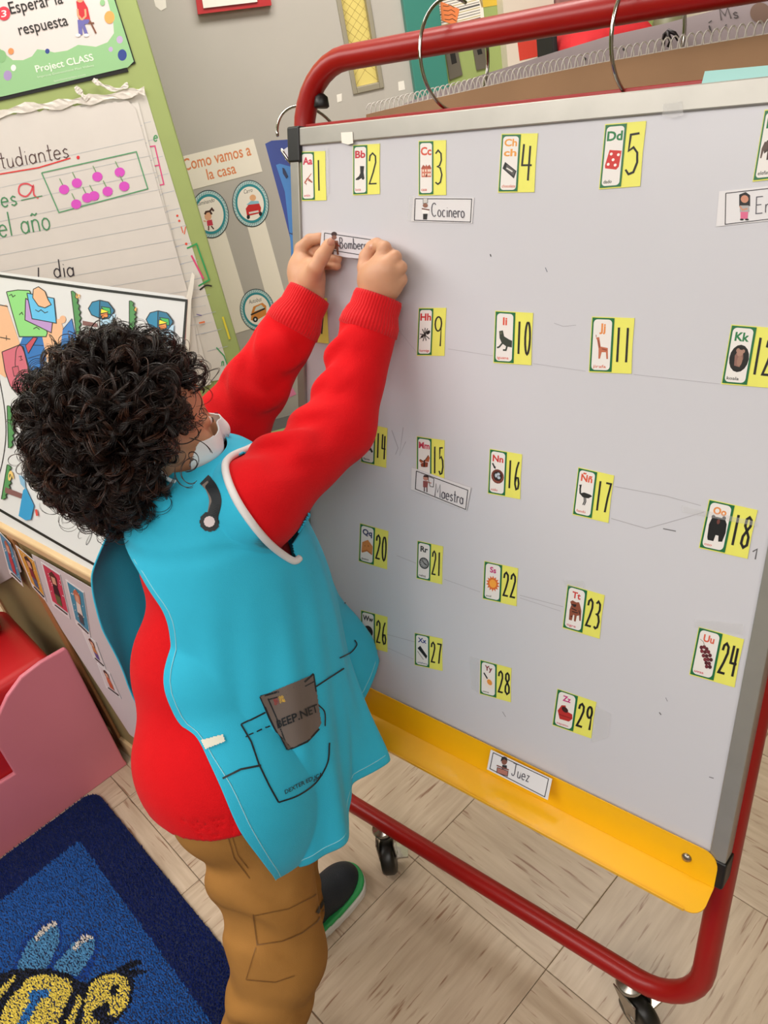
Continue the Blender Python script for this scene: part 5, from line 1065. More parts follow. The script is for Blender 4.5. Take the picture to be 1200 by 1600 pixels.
# ---- hoodie
def ridge(n, A, ph, sk, vec):
    vec = np.asarray(vec, np.float32)
    def f(t, c, r):
        u_ = (c @ vec) / (np.sqrt((c * c).sum(-1)) + 1e-5); s_ = np.sin(2 * np.pi * n * t + ph + sk * u_ + .8 * np.sin(7 * u_ + 3 * t)); return -A * (np.abs(s_) ** .7 * np.sign(s_)) * np.clip(1.2 * np.sin(np.pi * np.clip(t * .9 + .05, 0, 1)), 0, 1) * np.clip(.3 + .9 * u_, .06, 1)
    return f
CR0 = WRr + (ER - WRr) * .13; CL0 = WLl + (EL - WLl) * .13
def sd_torso_h(P):
    return U([ell(P, CHS + fK * .0, (.112, .100, .135), [rK, fK, zK]), ell(P, WST - fK * .010, (.112, .114, .13), [rK, fK, zK]), ell(P, HIP + zK * .06 - fK * .017, (.110, .108, .10), [rK, fK, zK]), cap(P, HIP + zK * .035 - rK * .03, HIP + zK * .035 + rK * .035, .105, .105), cap(P, HIP - zK * .02 - rK * .03 , HIP - zK * .02 + rK * .035, .107, .107), cap(P, SR - zK * .012, SL - zK * .012, .050, .050), cap(P, NCK - zK * .03, NCK + zK * .005, .045, .038)], .03)
def sd_hoodie(P):
    t = sd_torso_h(P)
    a = U([cap(P, SR, ER, .054, .047, ridge(2.2, .0065, .5, 2.2, [-.5, .3, .8])), cap(P, ER, CR0, .047, .0385, ridge(2.6, .0055, 1.2, 2.2, [-.8, -.2, .4]))], .014)
    b = U([cap(P, SL, EL, .058, .053, ridge(2, .003, .3, 1.2, [.5, -.5, .7])), cap(P, EL, CL0, .054, .0385, ridge(2.4, .0060, .9, 2.0, [.7, -.6, .3]))], .014)
    return smin(smin(t, a, .028), b, .028)
m_hood = mat('red_fleece', 'd40d16', .85, var=.04, vscale=25, bump=.35, bscale=700, sheen=.05, spec=.15)
G3 = grid((-1.02, .14, .36), (-.55, .80, 1.06), .0042); D = sd_hoodie(G3)
Z = G3[..., 2]; hemz = .545 + .10 * ((G3[..., 0] + .735) * -fK[0] + (G3[..., 1] - .325) * -fK[1]) * 0
D = np.maximum(D, hemz - Z)
inner = D + .006
D = np.maximum(D, -np.maximum(inner, (Z - .575)))       # hollow at the hem
D = np.maximum(D, -(ell(G3, NCK + zK * .048, (.034, .034, .03))))
V, Q = surface_nets(D, G3[0, 0, 0], .0042); V = lapl(V, Q, 2); hood = np_mesh('hoodie', V, Q, m_hood, child)
m_rib = mat('red_ribbing', 'd0121a', .85, sheen=.2, spec=.2, bump=.3, bscale=600)
def cuff(a, b, r0, r1):
    ax = unit(b - a); u_ = unit(np.cross(ax, [0.2, 0.3, 1.0])); w_ = np.cross(ax, u_); V = []; F = []; n = 208
    prof = [(0, r0 * .97), (.05, r0 * 1.05), (.3, r0 * 1.02), (.6, r1 * 1.0), (.9, r1 * .98), (1.0, r1 * .94), (1.0, r1 * .84), (.8, r1 * .82)]
    L = np.linalg.norm(b - a)
    for t, r in prof:
        for q in range(n):
            th = 2 * math.pi * q / n; rr_ = r + .0006 * math.sin(52 * th) * (1 if r > r1 * .9 else 0); V.append(a + ax * L * t + rr_ * (math.cos(th) * u_ + math.sin(th) * w_))
    for i in range(len(prof) - 1):
        for q in range(n): F.append((i * n + q, i * n + (q + 1) % n, (i + 1) * n + (q + 1) % n, (i + 1) * n + q))
    mk('cuff', V, F, m_rib, hood, smooth=True)
cuff(CR0 + (ER - WRr) * .06, H((592, 462), .072), .0385, .0335)
cuff(CL0 + (EL - WLl) * .06, H((484, 458), .070), .0385, .0325)
# ---- trousers and shoes
KR = at_z((436, 1490), .275); AR = at_z((392, 1690), .06); KL = np.array([-.785, .365, .26]); AL = np.array([-.785, .345, .07])
HR = HIP + rK * .055 - zK * .03; HL_ = HIP - rK * .055 - zK * .03
def sd_pants(P):
    w1 = ridge(2.0, .006, .6, 3.0, [.1, -.9, .3]); w2 = ridge(3.2, .0065, 1.0, 2.6, [.6, -.7, .2])
    a = U([cap(P, HR, KR, .077, .064, w1), cap(P, KR, AR, .064, .056, w2)], .02); b = U([cap(P, HL_, KL, .080, .062, w1), cap(P, KL, AL, .060, .050, w2)], .02)
    return smin(smin(a, b, .015), cap(P, HR + zK * .05 - fK * .02, HL_ + zK * .05 - fK * .02, .076, .076), .02)
m_pant = mat('brown_cotton', 'a5743a', .8, var=.07, vscale=18, bump=.25, bscale=900, spec=.2)
G4 = grid((-.90, .02, .02), (-.53, .50, .60), .0042); D = sd_pants(G4); D = np.maximum(D, .055 - G4[..., 2]); V, Q = surface_nets(D, G4[0, 0, 0], .0042); V = lapl(V, Q, 2); PV, PQ = V, Q; pants = np_mesh('trousers', V, Q, m_pant, child)
m_sh = mat('navy_shoe', '232a34', .6, bump=.5, bscale=400); m_so = mat('white_sole', 'e2e0dd', .5); m_gr = mat('green_midsole', '2fa85c', .5)
def shoe(heel, d, L=.185):
    d = unit(d); s_ = np.cross(zK, d); ax = [s_, d, zK]
    lo = np.minimum(heel, heel + d * L) - .07; hi = np.maximum(heel, heel + d * L) + .07; lo[2] = -.01; hi[2] = .14; g = grid(lo, hi, .0028)
    q = g - heel.astype(np.float32); y = q @ d.astype(np.float32); x = q @ s_.astype(np.float32); z = g[..., 2]
    hw = .030 + .010 * np.sin(np.clip(y / L, 0, 1) * 3.1 - .6)
    foot2 = np.sqrt(x ** 2 + np.maximum(np.abs(y - L / 2) - (L / 2 - .036), 0) ** 2) - (hw + .002)
    sole = np.maximum(foot2 - .003, np.abs(z - .0085) - .0085); mid = np.maximum(foot2 - .0015, np.abs(z - .0215) - .0045)
    up_ = U([ell(g, heel + d * .125 + zK * .026, (.037, .058, .040), ax), ell(g, heel + d * .045 + zK * .040, (.032, .045, .052), ax), cap(g, heel + d * .04 + zK * .05, heel + d * .10 + zK * .045, .026, .026)], .02)
    up_ = np.maximum(up_, .024 - z)
    o = mk_sdf('shoe', up_, g, .0028, m_sh, child); mk_sdf('sole', sole, g, .0028, m_so, o); mk_sdf('midsole', mid, g, .0028, m_gr, o)
    P = [heel + d * (.075 + .012 * i) + zK * (.078 - .0035 * i) for i in range(5)]
    for i, p in enumerate(P):
        V, F = tube_data(cr([p - s_ * .014 - zK * .006, p, p + s_ * .014 - zK * .006 + d * .004], 5), .002, 6); mk('lace', V, F, mat('lace_black', '15181d', .7), o, smooth=True)
def mk_sdf(n, D, g, h, m, par):
    V, Q = surface_nets(D, g[0, 0, 0], h); return np_mesh(n, lapl(V, Q, 1), Q, m, par)
shoe(np.array([-.786, .302, 0]), [.03, 1, 0]); shoe(np.array([AR[0] - .01, AR[1] - .06, .0095]), [.45, .9, 0])
# ---- turquoise smock, a draped sheet open down the back
ZR = np.array([.934, .912, .865, .80, .70, .60, .52, .44])
TH_ = np.array([-115, -60, -10, 20, 50, 80, 100, 114, 135, 180, 225, 262.])
RHO = np.array([
 [.052, .054, .056, .052, .048, .046, .046, .046, .048, .054, .054, .054],
 [.085, .090, .098, .090, .082, .078, .078, .078, .082, .096, .090, .090],
 [.108, .118, .122, .116, .108, .104, .104, .106, .112, .122, .120, .125],
 [.123, .128, .130, .128, .124, .126, .128, .130, .130, .134, .150, .170],
 [.104, .118, .128, .134, .142, .152, .156, .164, .156, .140, .160, .188],
 [.105, .116, .128, .138, .152, .168, .166, .196, .180, .150, .164, .188],
 [.108, .118, .130, .140, .156, .184, .155, .240, .200, .160, .168, .184],
 [.112, .122, .134, .142, .158, .202, .150, .272, .215, .165, .170, .180]])
AXZ = [.44, .60, .75, .88]; AXX = [-.735, -.765, -.785, -.803]; AXY = [.335, .385, .435, .470]
def axis(z): return np.array([np.interp(z, AXZ, AXX), np.interp(z, AXZ, AXY)])
T0z = [.44, .53, .58, .64, .70, .80, .92]; T0 = [-2, -28, -62, -95, -106, -112, -112]; T1z = [.50, .60, .70, .80, .92]; T1 = [230, 240, 251, 259, 262]
hemz_t = [-10, 20, 48, 66, 85, 100, 114, 150, 180, 262]; hemz_v = [.425, .428, .424, .452, .434, .460, .497, .49, .49, .47]
mid_ = .5 * (RHO[:, 4] + RHO[:, 5]) * np.array([1, 1, 1, 1, .97, .93, .87, .78]); RHO = np.insert(RHO, 5, mid_, 1); TH_ = np.insert(TH_, 5, 65.)
NS, NT = 300, 170
ss = np.linspace(0, 1, NS); tt = np.linspace(0, 1, NT)
rowi = tt * (len(ZR) - 1); rowT0 = np.full(NT, -115.0)
EDGE = np.array([(195, 850), (207, 872), (232, 920), (262, 962), (268, 1005), (270, 1060), (288, 1108), (322, 1165), (352, 1218), (382, 1275), (429, 1370), (440, 1392)], float)
def build_sheet(T0row):
    S3 = np.zeros((NT, NS, 3)); TH2 = np.zeros((NT, NS))
    for a in range(NT):
        i0 = min(int(rowi[a]), len(ZR) - 2); fr = rowi[a] - i0
        zb = ZR[i0] * (1 - fr) + ZR[i0 + 1] * fr
        th0 = T0row[a]; th1 = np.interp(zb, T1z, T1); th = th0 + (th1 - th0) * ss; TH2[a] = th
        hz = np.interp(th, hemz_t, hemz_v); z = np.where(zb < .8, .8 - (.8 - zb) * (.8 - hz) / (.8 - .44), zb)
        im, ip = max(i0 - 1, 0), min(i0 + 2, len(ZR) - 1); t_ = fr
        row = .5 * (2 * RHO[i0] + (-RHO[im] + RHO[i0 + 1]) * t_ + (2 * RHO[im] - 5 * RHO[i0] + 4 * RHO[i0 + 1] - RHO[ip]) * t_ ** 2 + (-RHO[im] + 3 * RHO[i0] - 3 * RHO[i0 + 1] + RHO[ip]) * t_ ** 3)
        rho = np.interp(th, TH_, row); amt = np.clip((.82 - z) / .35, 0, 1)
        rho = rho + amt * (.0062 * np.sin(np.radians(th) * 9 + z * 6) + .0042 * np.sin(np.radians(th) * 17 - z * 9))
        c = np.array([axis(q) for q in z]); tr_ = np.radians(th)
        S3[a, :, :2] = c + rho[:, None] * (np.cos(tr_)[:, None] * rK[:2] + np.sin(tr_)[:, None] * fK[:2]); S3[a, :, 2] = z
    return S3, TH2
for _ in range(2):      # the back opening runs from the nape round to the right hem
    S3, TH2 = build_sheet(rowT0); c_ = (S3 - CAM) @ RC.T; ex = 600 + FOC * c_[..., 0] / c_[..., 2]; ey = 800 + FOC * c_[..., 1] / c_[..., 2]
    for a in range(NT):
        m_ = (TH2[a] < 60) & (ex[a] < np.interp(ey[a], EDGE[:, 1], EDGE[:, 0])) & (ey[a] > 855); i_ = np.nonzero(m_)[0]
        if len(i_): rowT0[a] = TH2[a][i_.max()]
rowT0 = np.convolve(np.pad(rowT0, 3, 'edge'), np.ones(7) / 7, 'valid'); S3, _t = build_sheet(rowT0)
for _ in range(8):
    S3[1:-1, 1:-1] = S3[1:-1, 1:-1] * .4 + .15 * (S3[:-2, 1:-1] + S3[2:, 1:-1] + S3[1:-1, :-2] + S3[1:-1, 2:])
    S3[1:-1, 0] = S3[1:-1, 0] * .5 + .25 * (S3[:-2, 0] + S3[2:, 0]); S3[-1, 1:-1] = S3[-1, 1:-1] * .5 + .25 * (S3[-1, :-2] + S3[-1, 2:])
def push(Vp, sd, off, it=4):
    Vp = Vp.copy()
    for _ in range(it):
        d = sd(Vp); e = 1e-3; g = np.stack([sd(Vp + np.eye(3)[a] * e) - d for a in range(3)], -1) / e; g /= np.linalg.norm(g, axis=-1, keepdims=True) + 1e-9
        m = np.clip(off - d, 0, .02); Vp += g * m[..., None]
    return Vp
S3 = push(S3, lambda P: np.where(((P - np.array([-.79, .45, 0])) @ rK > -.02) & (P[..., 2] > .78), sd_hoodie(P), sd_torso_h(P)), .0030)
ids = np.arange(NT * NS).reshape(NT, NS); SQ = np.stack([ids[:-1, :-1], ids[:-1, 1:], ids[1:, 1:], ids[1:, :-1]], -1).reshape(-1, 4); SV = S3.reshape(-1, 3)
SV = lapl(SV, SQ, 2, .4)
# keep the cloth clear of the board and tray
bd = (SV - fp(0, 0, .052)) @ NB; vv_ = (SV - PF) @ UP; SV = SV + NB * np.clip(np.where((vv_ < .33), .050 * np.clip((.33 - vv_) / .05, 0, 1), 0) - bd, 0, 1)[:, None]
bvh = BVHTree.FromPolygons([tuple(v) for v in SV], [tuple(int(i) for i in q) for q in SQ])
def hit(p, off=.0012, dmin=0):
    d = ray(p); loc, n, i, dist = bvh.ray_cast(Vector(CAM), Vector(d).normalized())
    if loc is None: return None
    n = np.array(n); n = n if n @ d < 0 else -n
    return np.array(loc) + n * off
arm_poly = [(389, 700), (357, 718), (353, 736), (364, 768), (384, 803), (419, 848), (455, 878), (461, 871), (456, 852), (476, 812), (496, 776), (514, 730), (515, 680), (470, 650), (420, 672)]
cc = (SV - CAM) @ RC.T; spx_ = 600 + FOC * cc[:, 0] / cc[:, 2]; spy_ = 800 + FOC * cc[:, 1] / cc[:, 2]
side = (SV - np.array([-.79, .45, 0])) @ rK
cut = in_poly(spx_, spy_, arm_poly) & (side > .02) 
sideL = (SV - SL) ; cutL = (np.linalg.norm(sideL, axis=1) < .062) & (side < -.06)
SQc = SQ[~(cut | cutL)[SQ].any(1)]
m_smock = mat('turquoise_cotton', '30b7d9', .75, var=.05, vscale=10, bump=.25, bscale=900, sheen=.1, spec=.25)
smock = np_mesh('smock', SV, SQc, m_smock, child); md = smock.modifiers.new('s', 'SOLIDIFY'); md.thickness = .0022; md.offset = 0
bp_ = [hit(p, .002) for p in cr([(425, 676), (408, 692), (389, 701), (359, 717), (353, 735), (364, 768), (384, 803), (419, 847), (455, 877), (466, 872)], 6)]
bp_ = [b for b in bp_ if b is not None]
if len(bp_) > 4:
    bq = np.array(bp_); 
    for _ in range(6): bq[1:-1] = bq[1:-1] * .5 + .25 * (bq[:-2] + bq[2:])
    V, F = tube_data(bq, .0048, 10); mk('armhole_binding', V, F, mat('white_binding', 'e2dede', .7), smock, smooth=True)
class ClothInk(Ink):
    def __init__(s): s.V = []; s.F = []; s.M = []; s.cols = []; s.k = 0; s.lift = 0
    def add(s, pts, faces, c):
        if c not in s.cols: s.cols.append(c)
        s.k += 1; W = [hit(p, .0016 + .0001 * min(s.k, 12) + s.lift) for p in pts]
        o = len(s.V); s.V += [w if w is not None else np.zeros(3) for w in W]
        for f in faces:
            if any(W[i] is None for i in f): continue
            A = [W[i] for i in f]
            if max(np.linalg.norm(A[i] - A[i - 1]) for i in range(len(A))) > .08: continue
            s.F.append(tuple(i + o for i in f)); s.M.append(s.cols.index(c))
    def area(s, pts, c, step=5.0):       # fill following the cloth
        P = np.array(pts, float); x0, y0_ = P.min(0); x1, y1_ = P.max(0); nx = int((x1 - x0) / step) + 1; ny = int((y1_ - y0_) / step) + 1
        xs = np.linspace(x0, x1, nx * 3 + 1); ys = np.linspace(y0_, y1_, ny * 3 + 1); g = []; f = []; idm = {}
        for i in range(len(xs) - 1):
            for j in range(len(ys) - 1):
                if not in_poly(np.array([(xs[i] + xs[i + 1]) / 2]), np.array([(ys[j] + ys[j + 1]) / 2]), P)[0]: continue
                q = []
                for a, b in ((i, j), (i + 1, j), (i + 1, j + 1), (i, j + 1)):
                    if (a, b) not in idm: idm[(a, b)] = len(g); g.append((xs[a], ys[b]))
                    q.append(idm[(a, b)])
                f.append(tuple(q))
        s.add(g, f, c); return s
    def build(s, name, parent):
        used = sorted({i for f in s.F for i in f}); mp = {i: k for k, i in enumerate(used)}; V = [s.V[i] for i in used]; F = [tuple(mp[i] for i in f) for f in s.F]
        return mk(name, V, F, [ink(c) for c in s.cols], parent, fm=s.M)
k = ClothInk(); bl = '141a20'
def fine(pts, n=10): return cr(pts, n)
def ln(pts, w=2.6, c=bl, n=10):
    P = np.array(pts, float); out = [P[0]]
    for a, b in zip(P[:-1], P[1:]):
        m = max(1, int(np.linalg.norm(b - a) / 4)); out += [a + (b - a) * (i + 1) / m for i in range(m)]
    k.stroke(out, w, c)
# stethoscope drawn at the collar
k.stroke(fine([(319, 750), (331, 762), (338, 782), (333, 806)]), 19, bl).stroke(fine([(320, 756), (328, 767), (332, 783), (329, 804)]), 11, '7d6f68')
k.area([(328 + 16 * math.cos(t / 12 * 6.283), 815 + 16 * math.sin(t / 12 * 6.283)) for t in range(12)], bl, 4).area([(327 + 8.5 * math.cos(t / 12 * 6.283), 815 + 8.5 * math.sin(t / 12 * 6.283)) for t in range(12)], 'e6d6d8', 3)
# pocket outlines
ln([(348, 1216), (376, 1202), (407, 1196)], 3.2); ln([(376, 1132), (414, 1112)], 2.6); ln([(376, 1132), (392, 1160), (404, 1195), (420, 1228), (434, 1253)], 2.8); fi = fine([(434, 1253), (465, 1242), (492, 1222), (510, 1192), (513, 1160)]); k.stroke(fi, 2.4, bl)
for a, b in (((388, 1149), (395, 1146)), ((400, 1144), (408, 1140)), ((413, 1137), (421, 1133)), ((383, 1152), (386, 1151))): ln([a, b], 2.2)
ln([(492, 1072), (510, 1060), (535, 1044)], 2.4); k.stroke(fine([(528, 1028), (545, 1020), (555, 1008), (552, 1000)]), 2, bl); k.stroke(fine([(536, 944), (550, 930), (561, 915)]), 2, bl); k.stroke(fine([(495, 1100), (505, 1112), (506, 1134)]), 2, bl)
k.area([(406, 1087), (488, 1053), (493, 1080), (500, 1130), (488, 1150), (448, 1172), (436, 1150)], '6b5e58', 3); ln([(406, 1087), (440, 1078), (470, 1068), (488, 1052)], 3.2); ln([(406, 1087), (420, 1120), (436, 1150), (447, 1172)], 3.4); ln([(447, 1172), (478, 1158), (497, 1138)], 3); ln([(418, 1090), (432, 1120), (450, 1168)], 2.4); ln([(488, 1053), (492, 1080)], 2.4); ln([(418, 1092), (455, 1082), (489, 1064)], 2)
k.area([(426, 1090), (433, 1088), (436, 1098), (429, 1101)], '9a2f30', 4); k.area([(434, 1087), (442, 1085), (446, 1095), (438, 1098)], 'e8b83c', 4)
k.lift = .0012; k.text('BEEP.NET', (434, 1136), unit((1, -.42)), (-4, -17), bl, .02, fit=66)
k.text('DEXTER EDUCA', (443, 1240), unit((1, -.50)), (-2, -8.5), bl, .01, fit=66); k.text('INC', (486, 1222), unit((1, -.7)), (-1, -5), bl, .01, fit=14)
k.area([(315, 1157), (348, 1148), (352, 1159), (322, 1171)], 'e3dfce', 5)
pr = k.build('printed_pockets', smock); pr['kind'] = 'stuff'
bvh_s = bvh
bvh = BVHTree.FromPolygons([tuple(v) for v in PV], [tuple(int(i) for i in q) for q in PQ])
k = ClothInk(); k.lift = -.0008; sc_ = '7c5322'
ln([(356, 1306), (366, 1340), (383, 1362), (390, 1372)], 1.6, sc_); ln([(362, 1304), (372, 1336), (388, 1356)], 1.2, sc_)
ln([(398, 1430), (450, 1420), (490, 1400), (512, 1380)], 1.4, sc_); ln([(396, 1428), (402, 1476), (440, 1470), (470, 1458), (495, 1440), (514, 1405)], 1.8, sc_); k.area([(492, 1425), (507, 1400), (511, 1402), (497, 1428)], '1a1610', 4); ln([(386, 1530), (430, 1534), (460, 1524)], 1.3, sc_); ln([(400, 1480), (385, 1530)], 1.1, sc_)
k.build('seams', pants)['kind'] = 'stuff'
bvh = bvh_s
# hem and edge stitching
k = ClothInk(); 
hem_px = [(spx_[i], spy_[i]) for i in ids[-4]]; edge_px = None
off_e = []
for arr in (SV[ids[-5]], SV[ids[4:, 4]]):
    nv = np.array([0, 0, 0.0]); V, F = tube_data(arr[::3] + unit(CAM - arr.mean(0)) * .0016, .0007, 4); mk('stitching', V, F, mat('pale_thread', '8fd0de', .7), smock, smooth=True)
# ---- face mask
D = sd_head(G1) - .0065; xl = (G1 - HEAD.astype(np.float32)) @ HA.T.astype(np.float32)
V, Q = surface_nets(D, G1[0, 0, 0], .0022); L3 = (V - HEAD) @ HA.T; front = (L3[:, 1] > .036 + .40 * np.abs(L3[:, 2] + .040)) & (L3[:, 2] < -.006 + .10 * np.clip(.03 - np.abs(L3[:, 0]), -1, 1)) & (L3[:, 2] > -.088)
Q = Q[front[Q].all(1)]; V = V + ((V - HEAD) @ fh > .05)[:, None] * fh * .004; V = lapl(V, Q, 6)
m_mask = mat('printed_mask_cloth', 'eef0f2', .7, color2='dde9ee', vscale=25); us = np.unique(Q); mp = -np.ones(len(V), int); mp[us] = np.arange(len(us))
mask = np_mesh('face_mask', V[us], mp[Q], m_mask, child); md = mask.modifiers.new('s', 'SOLIDIFY'); md.thickness = .0018
mv = V[us]; prn = []; fms = []; r = random.Random(5); VV = []; FF = []; MM = []
mcols = ['2f7f88', 'e8c860', '3a4450', '8fb8c8']
for i in range(46):
    c = mv[r.randrange(len(mv))]; n = unit(c - hl(0, -.02, -.04)); a1 = unit(np.cross(n, uh)); a2 = np.cross(n, a1); rr_ = r.uniform(.0012, .0035); o_ = len(VV)
    for t in range(8): VV.append(c + n * .0022 + rr_ * (math.cos(t * .785) * a1 + .7 * math.sin(t * .785) * a2))
    FF.append(tuple(range(o_, o_ + 8))); MM.append(i % 4)
mk('mask_print', VV, FF, [ink(c) for c in mcols], mask, fm=MM)['kind'] = 'stuff'
for s_ in (-1, 1):
    for zz in (-.020, -.060):
        V, F = tube_data(cr([hl(s_ * .062, .026, zz), hl(s_ * .072, .008, zz * .8 + .002), hl(s_ * .079, -.014, -.006)], 8), .0026, 6); mk('ear_loop', V, F, m_mask, mask, smooth=True)
# ---- hair
HB = at_depth((180, 686), .955); HRAD = np.array([.106, .106, .126])
camd = unit(CAM - HB)
def tubes(P, R, cols, name, m, par):
    n, mm, _ = P.shape; T = np.zeros_like(P); T[:, 1:-1] = P[:, 2:] - P[:, :-2]; T[:, 0] = P[:, 1] - P[:, 0]; T[:, -1] = P[:, -1] - P[:, -2]; T /= np.linalg.norm(T, axis=2, keepdims=True) + 1e-12
    ref = rng.normal(size=(n, 1, 3)); u_ = np.cross(T, ref); u_ /= np.linalg.norm(u_, axis=2, keepdims=True) + 1e-12; w_ = np.cross(T, u_)
    V = np.stack([P + R[..., None] * (math.cos(a) * u_ + math.sin(a) * w_) for a in (0, 2.094, 4.189)], 2)   # n,mm,3,3
    base = (np.arange(n) * mm * 3)[:, None, None] + (np.arange(mm - 1) * 3)[None, :, None]
    q = []
    for k_ in range(3): k2 = (k_ + 1) % 3; q.append(np.stack([base + k_, base + k2, base + 3 + k2, base + 3 + k_], -1))
    Q = np.concatenate(q, 2).reshape(-1, 4); o = np_mesh(name, V.reshape(-1, 3), Q, m, par)
    ca = o.data.color_attributes.new('tint', 'FLOAT_COLOR', 'POINT'); ca.data.foreach_set('color', np.repeat(np.hstack([cols, np.ones((n, 1))]), mm * 3, axis=0).astype(np.float32).ravel()); return o
m_hair = mat('curly_hair', '1d120e', .38, spec=.5); nt = m_hair.node_tree; an = nt.nodes.new('ShaderNodeAttribute'); an.attribute_name = 'tint'; nt.links.new(an.outputs['Color'], nt.nodes['Principled BSDF'].inputs['Base Color'])
m_hcore = mat('hair_core', '0c0706', 1.0, spec=.0)
g = grid(HB - .15, HB + .15, .0045); q = g - HB.astype(np.float32)
nz = .006 * np.sin(q[..., 0] * 150 + 2 * np.sin(q[..., 1] * 90)) * np.sin(q[..., 1] * 160 + 1) * np.sin(q[..., 2] * 150 + 2 * np.sin(q[..., 0] * 70))
D = smin(ell(g, HB, tuple(HRAD * .80)), ell(g, HEAD + uh * .014 - fh * .016, (.082, .092, .090), HA), .02) + nz
lc = (g - HEAD.astype(np.float32)) @ HA.T.astype(np.float32); D = np.maximum(D, -np.maximum(np.maximum(.030 - lc[..., 1], lc[..., 2] - .050), -1 + 0 * D)); D = np.maximum(D, -(np.maximum(np.maximum(-.004 - lc[..., 1], lc[..., 2] + .000), -.5)))
V, Q = surface_nets(D, g[0, 0, 0], .0045); hair = np_mesh('hair', V, Q, m_hcore, child)
HAr = np.array([.082, .092, .090]); HCc = HEAD + uh * .014 - fh * .016
def start(d, s_):     # a point near the outside of the hair in direction d
    t = np.linspace(.05, .17, 60); P = HB + d * t[:, None]; e1 = (((P - HB) / (HRAD * .98)) ** 2).sum(1) < 1; e2 = ((((P - HCc) @ HA.T) / (HAr + .016)) ** 2).sum(1) < 1
    m = np.nonzero(e1 | e2)[0]; tm = t[m.max()] if len(m) else .1; return HB + d * (tm + (s_ - 1) * .11)
def curls(n, nstr, m_pts, rlo, rhi, hr, turns, lensc, sprd, rad, seed, rim=False):
    r_ = np.random.default_rng(seed); out = []; cols = []; tries = 0
    while len(out) < n and tries < n * 20:
        tries += 1; d = r_.normal(size=3); d /= np.linalg.norm(d)
        if rim:
            d = d - camd * (d @ camd) * r_.uniform(.7, 1.0); d /= np.linalg.norm(d)
        P0 = start(d, r_.uniform(rlo, rhi)); l = HA @ (P0 - HEAD)
        if l[1] > .045 and l[2] < .050: continue
        if l[1] > .015 and l[2] < .018: continue
        if l[1] > .0 and l[2] < -.03: continue
        if P0[2] < .835: continue
        a = unit(np.cross(d, r_.normal(size=3))); a = unit(a + d * r_.uniform(-.25, .35) + np.array([0, 0, -.25])); b = unit(np.cross(a, d)); c = np.cross(a, b)
        R0 = hr * r_.uniform(.6, 1.35); tn = turns * r_.uniform(.6, 1.3); L = lensc * r_.uniform(.6, 1.3); ph = r_.uniform(0, 6.28); sgn = r_.choice([-1, 1]); tcol = r_.uniform()
        t = np.linspace(0, 1, m_pts); bend = r_.normal(size=3) * .35
        for s_ in range(nstr):
            o1, o2 = r_.normal(size=2) * sprd; R1 = R0 + r_.normal() * .0008
            ang = ph + sgn * 2 * np.pi * tn * t + o1 * 60
            C = P0 + (t - .5)[:, None] * L * a + ((t - .5) ** 2 * L * 1.2)[:, None] * (-d + bend)[None, :]
            P = C + R1 * (np.cos(ang)[:, None] * b + np.sin(ang)[:, None] * c) + d * o2 + b * o1
            out.append(P) if s_ == 0 else EX.append(P)
            cc_ = lin('1e130f') if tcol < .55 else (lin('2f1d16') if tcol < .85 else lin('46291c')); cols_ = np.array(cc_) * r_.uniform(.6, 1.3)
            (CS if s_ == 0 else CE).append(cols_)
    return out
for (nm, args) in (('curl', dict(n=1700, nstr=12, m_pts=16, rlo=.80, rhi=1.0, hr=.0105, turns=.95, lensc=.034, sprd=.0018, rad=.00037, seed=1)), ('flyaway_curl', dict(n=260, nstr=2, m_pts=26, rlo=.97, rhi=1.10, hr=.0105, turns=1.2, lensc=.028, sprd=.0008, rad=.00035, seed=3))):
    EX = []; CE = []; CS = []; A0 = curls(**args); P = np.array(A0 + EX); C_ = np.array(CS + CE); mm = P.shape[1]
    tp_ = np.sin(np.linspace(.25, math.pi - .1, mm)) ** .5; R = args['rad'] * tp_[None, :] * rng.uniform(.7, 1.3, (len(P), 1))
    o = tubes(P, R, C_, nm, m_hair, hair); o['kind'] = 'stuff'
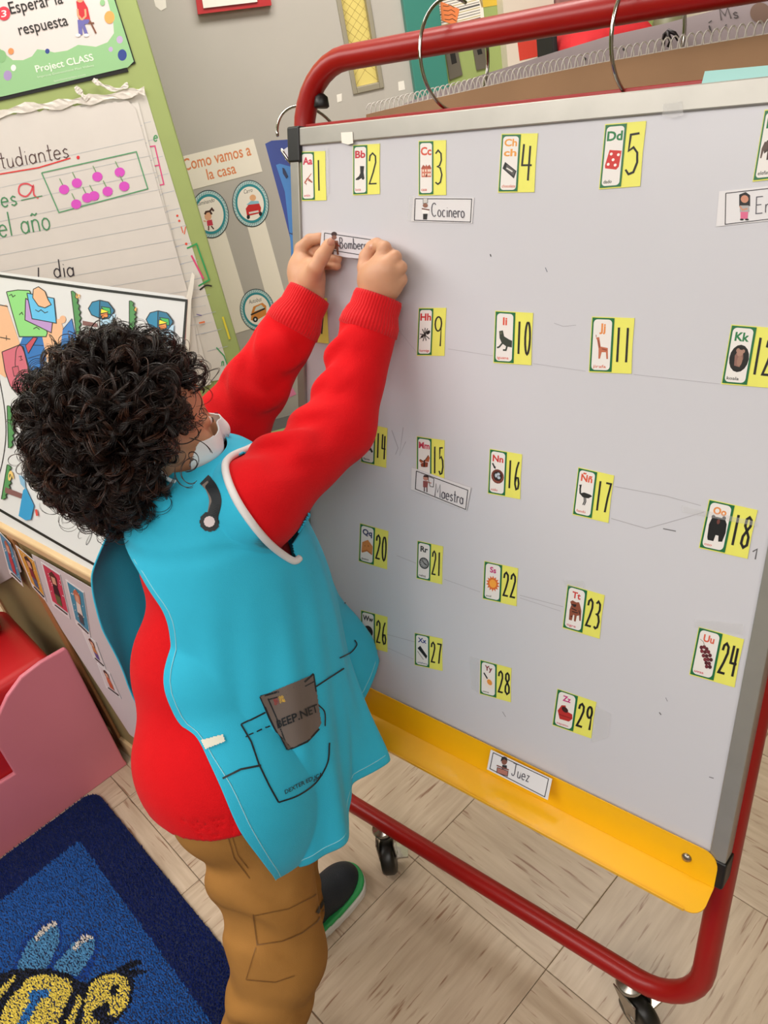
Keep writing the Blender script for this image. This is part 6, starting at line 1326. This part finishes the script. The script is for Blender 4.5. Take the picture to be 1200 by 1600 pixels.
# fringe curls over the forehead and temple, in front of the ear
fr = []; fc = []
r_ = np.random.default_rng(11)
for (x, y, dd_) in [(268, 560, .93), (280, 585, .925), (262, 585, .915), (295, 600, .925), (275, 612, .91), (300, 625, .915), (285, 640, .905), (305, 655, .905), (300, 680, .90), (290, 665, .895), (295, 700, .89), (300, 740, .885), (255, 545, .93), (240, 530, .94)]:
    c0 = at_depth((x, y), dd_); n_ = unit(CAM - c0)
    for s_ in range(3):
        a = unit(np.cross(n_, r_.normal(size=3))); b = unit(np.cross(n_, a)); R0 = r_.uniform(.005, .011); ph = r_.uniform(0, 6.28); t = np.linspace(0, 1, 26); ang = ph + 2 * np.pi * r_.uniform(.3, .8) * t; cc0 = c0 + r_.normal(size=3) * .006
        for q_ in range(2): fr.append(cc0 + n_ * (.004 + .01 * (t[:, None] - .5)) + (R0 + r_.normal() * .0006) * (np.cos(ang)[:, None] * a + np.sin(ang)[:, None] * b) + a * ((t - .5) * r_.uniform(.005, .02))[:, None]); fc.append(np.array(lin('2a1a14')) * r_.uniform(.7, 1.4))
P = np.array(fr); o = tubes(P, np.full(P.shape[:2], .00045), np.array(fc), 'fringe_curl', m_hair, hair); o['kind'] = 'stuff'
# ---- word card held in the hands
m_lam2 = mat('held_card_paper', 'd4d0d6', .3, spec=.5)
def fig_fire(k):
    k.ell(522, 366, 4.5, 4, '3a2024').ell(522, 371, 4, 3.5, '7a5046').poly([(516, 375), (528, 376), (529, 390), (517, 388)], '8a5a48').stroke([(520, 388), (520, 397)], 3, '5a3028').stroke([(527, 389), (528, 398)], 3, '7a4a34').stroke([(524, 380), (532, 386)], 2, 'a04a3a')
name_label([(503, 360), (512, 359.5), (588, 371), (576, 405), (540, 402), (500, 392)], [(507, 364), (583, 375), (574, 400), (506, 389)], 'Bombero', (531, 388), unit((1, .05)) * 10.5, (-1, -17), fig_fire, 'laminated word card reading Bombero pinched between the child\'s two hands', pl=Plane(fp(0, 0, .057), NB, XW), e=0, body=m_lam2)
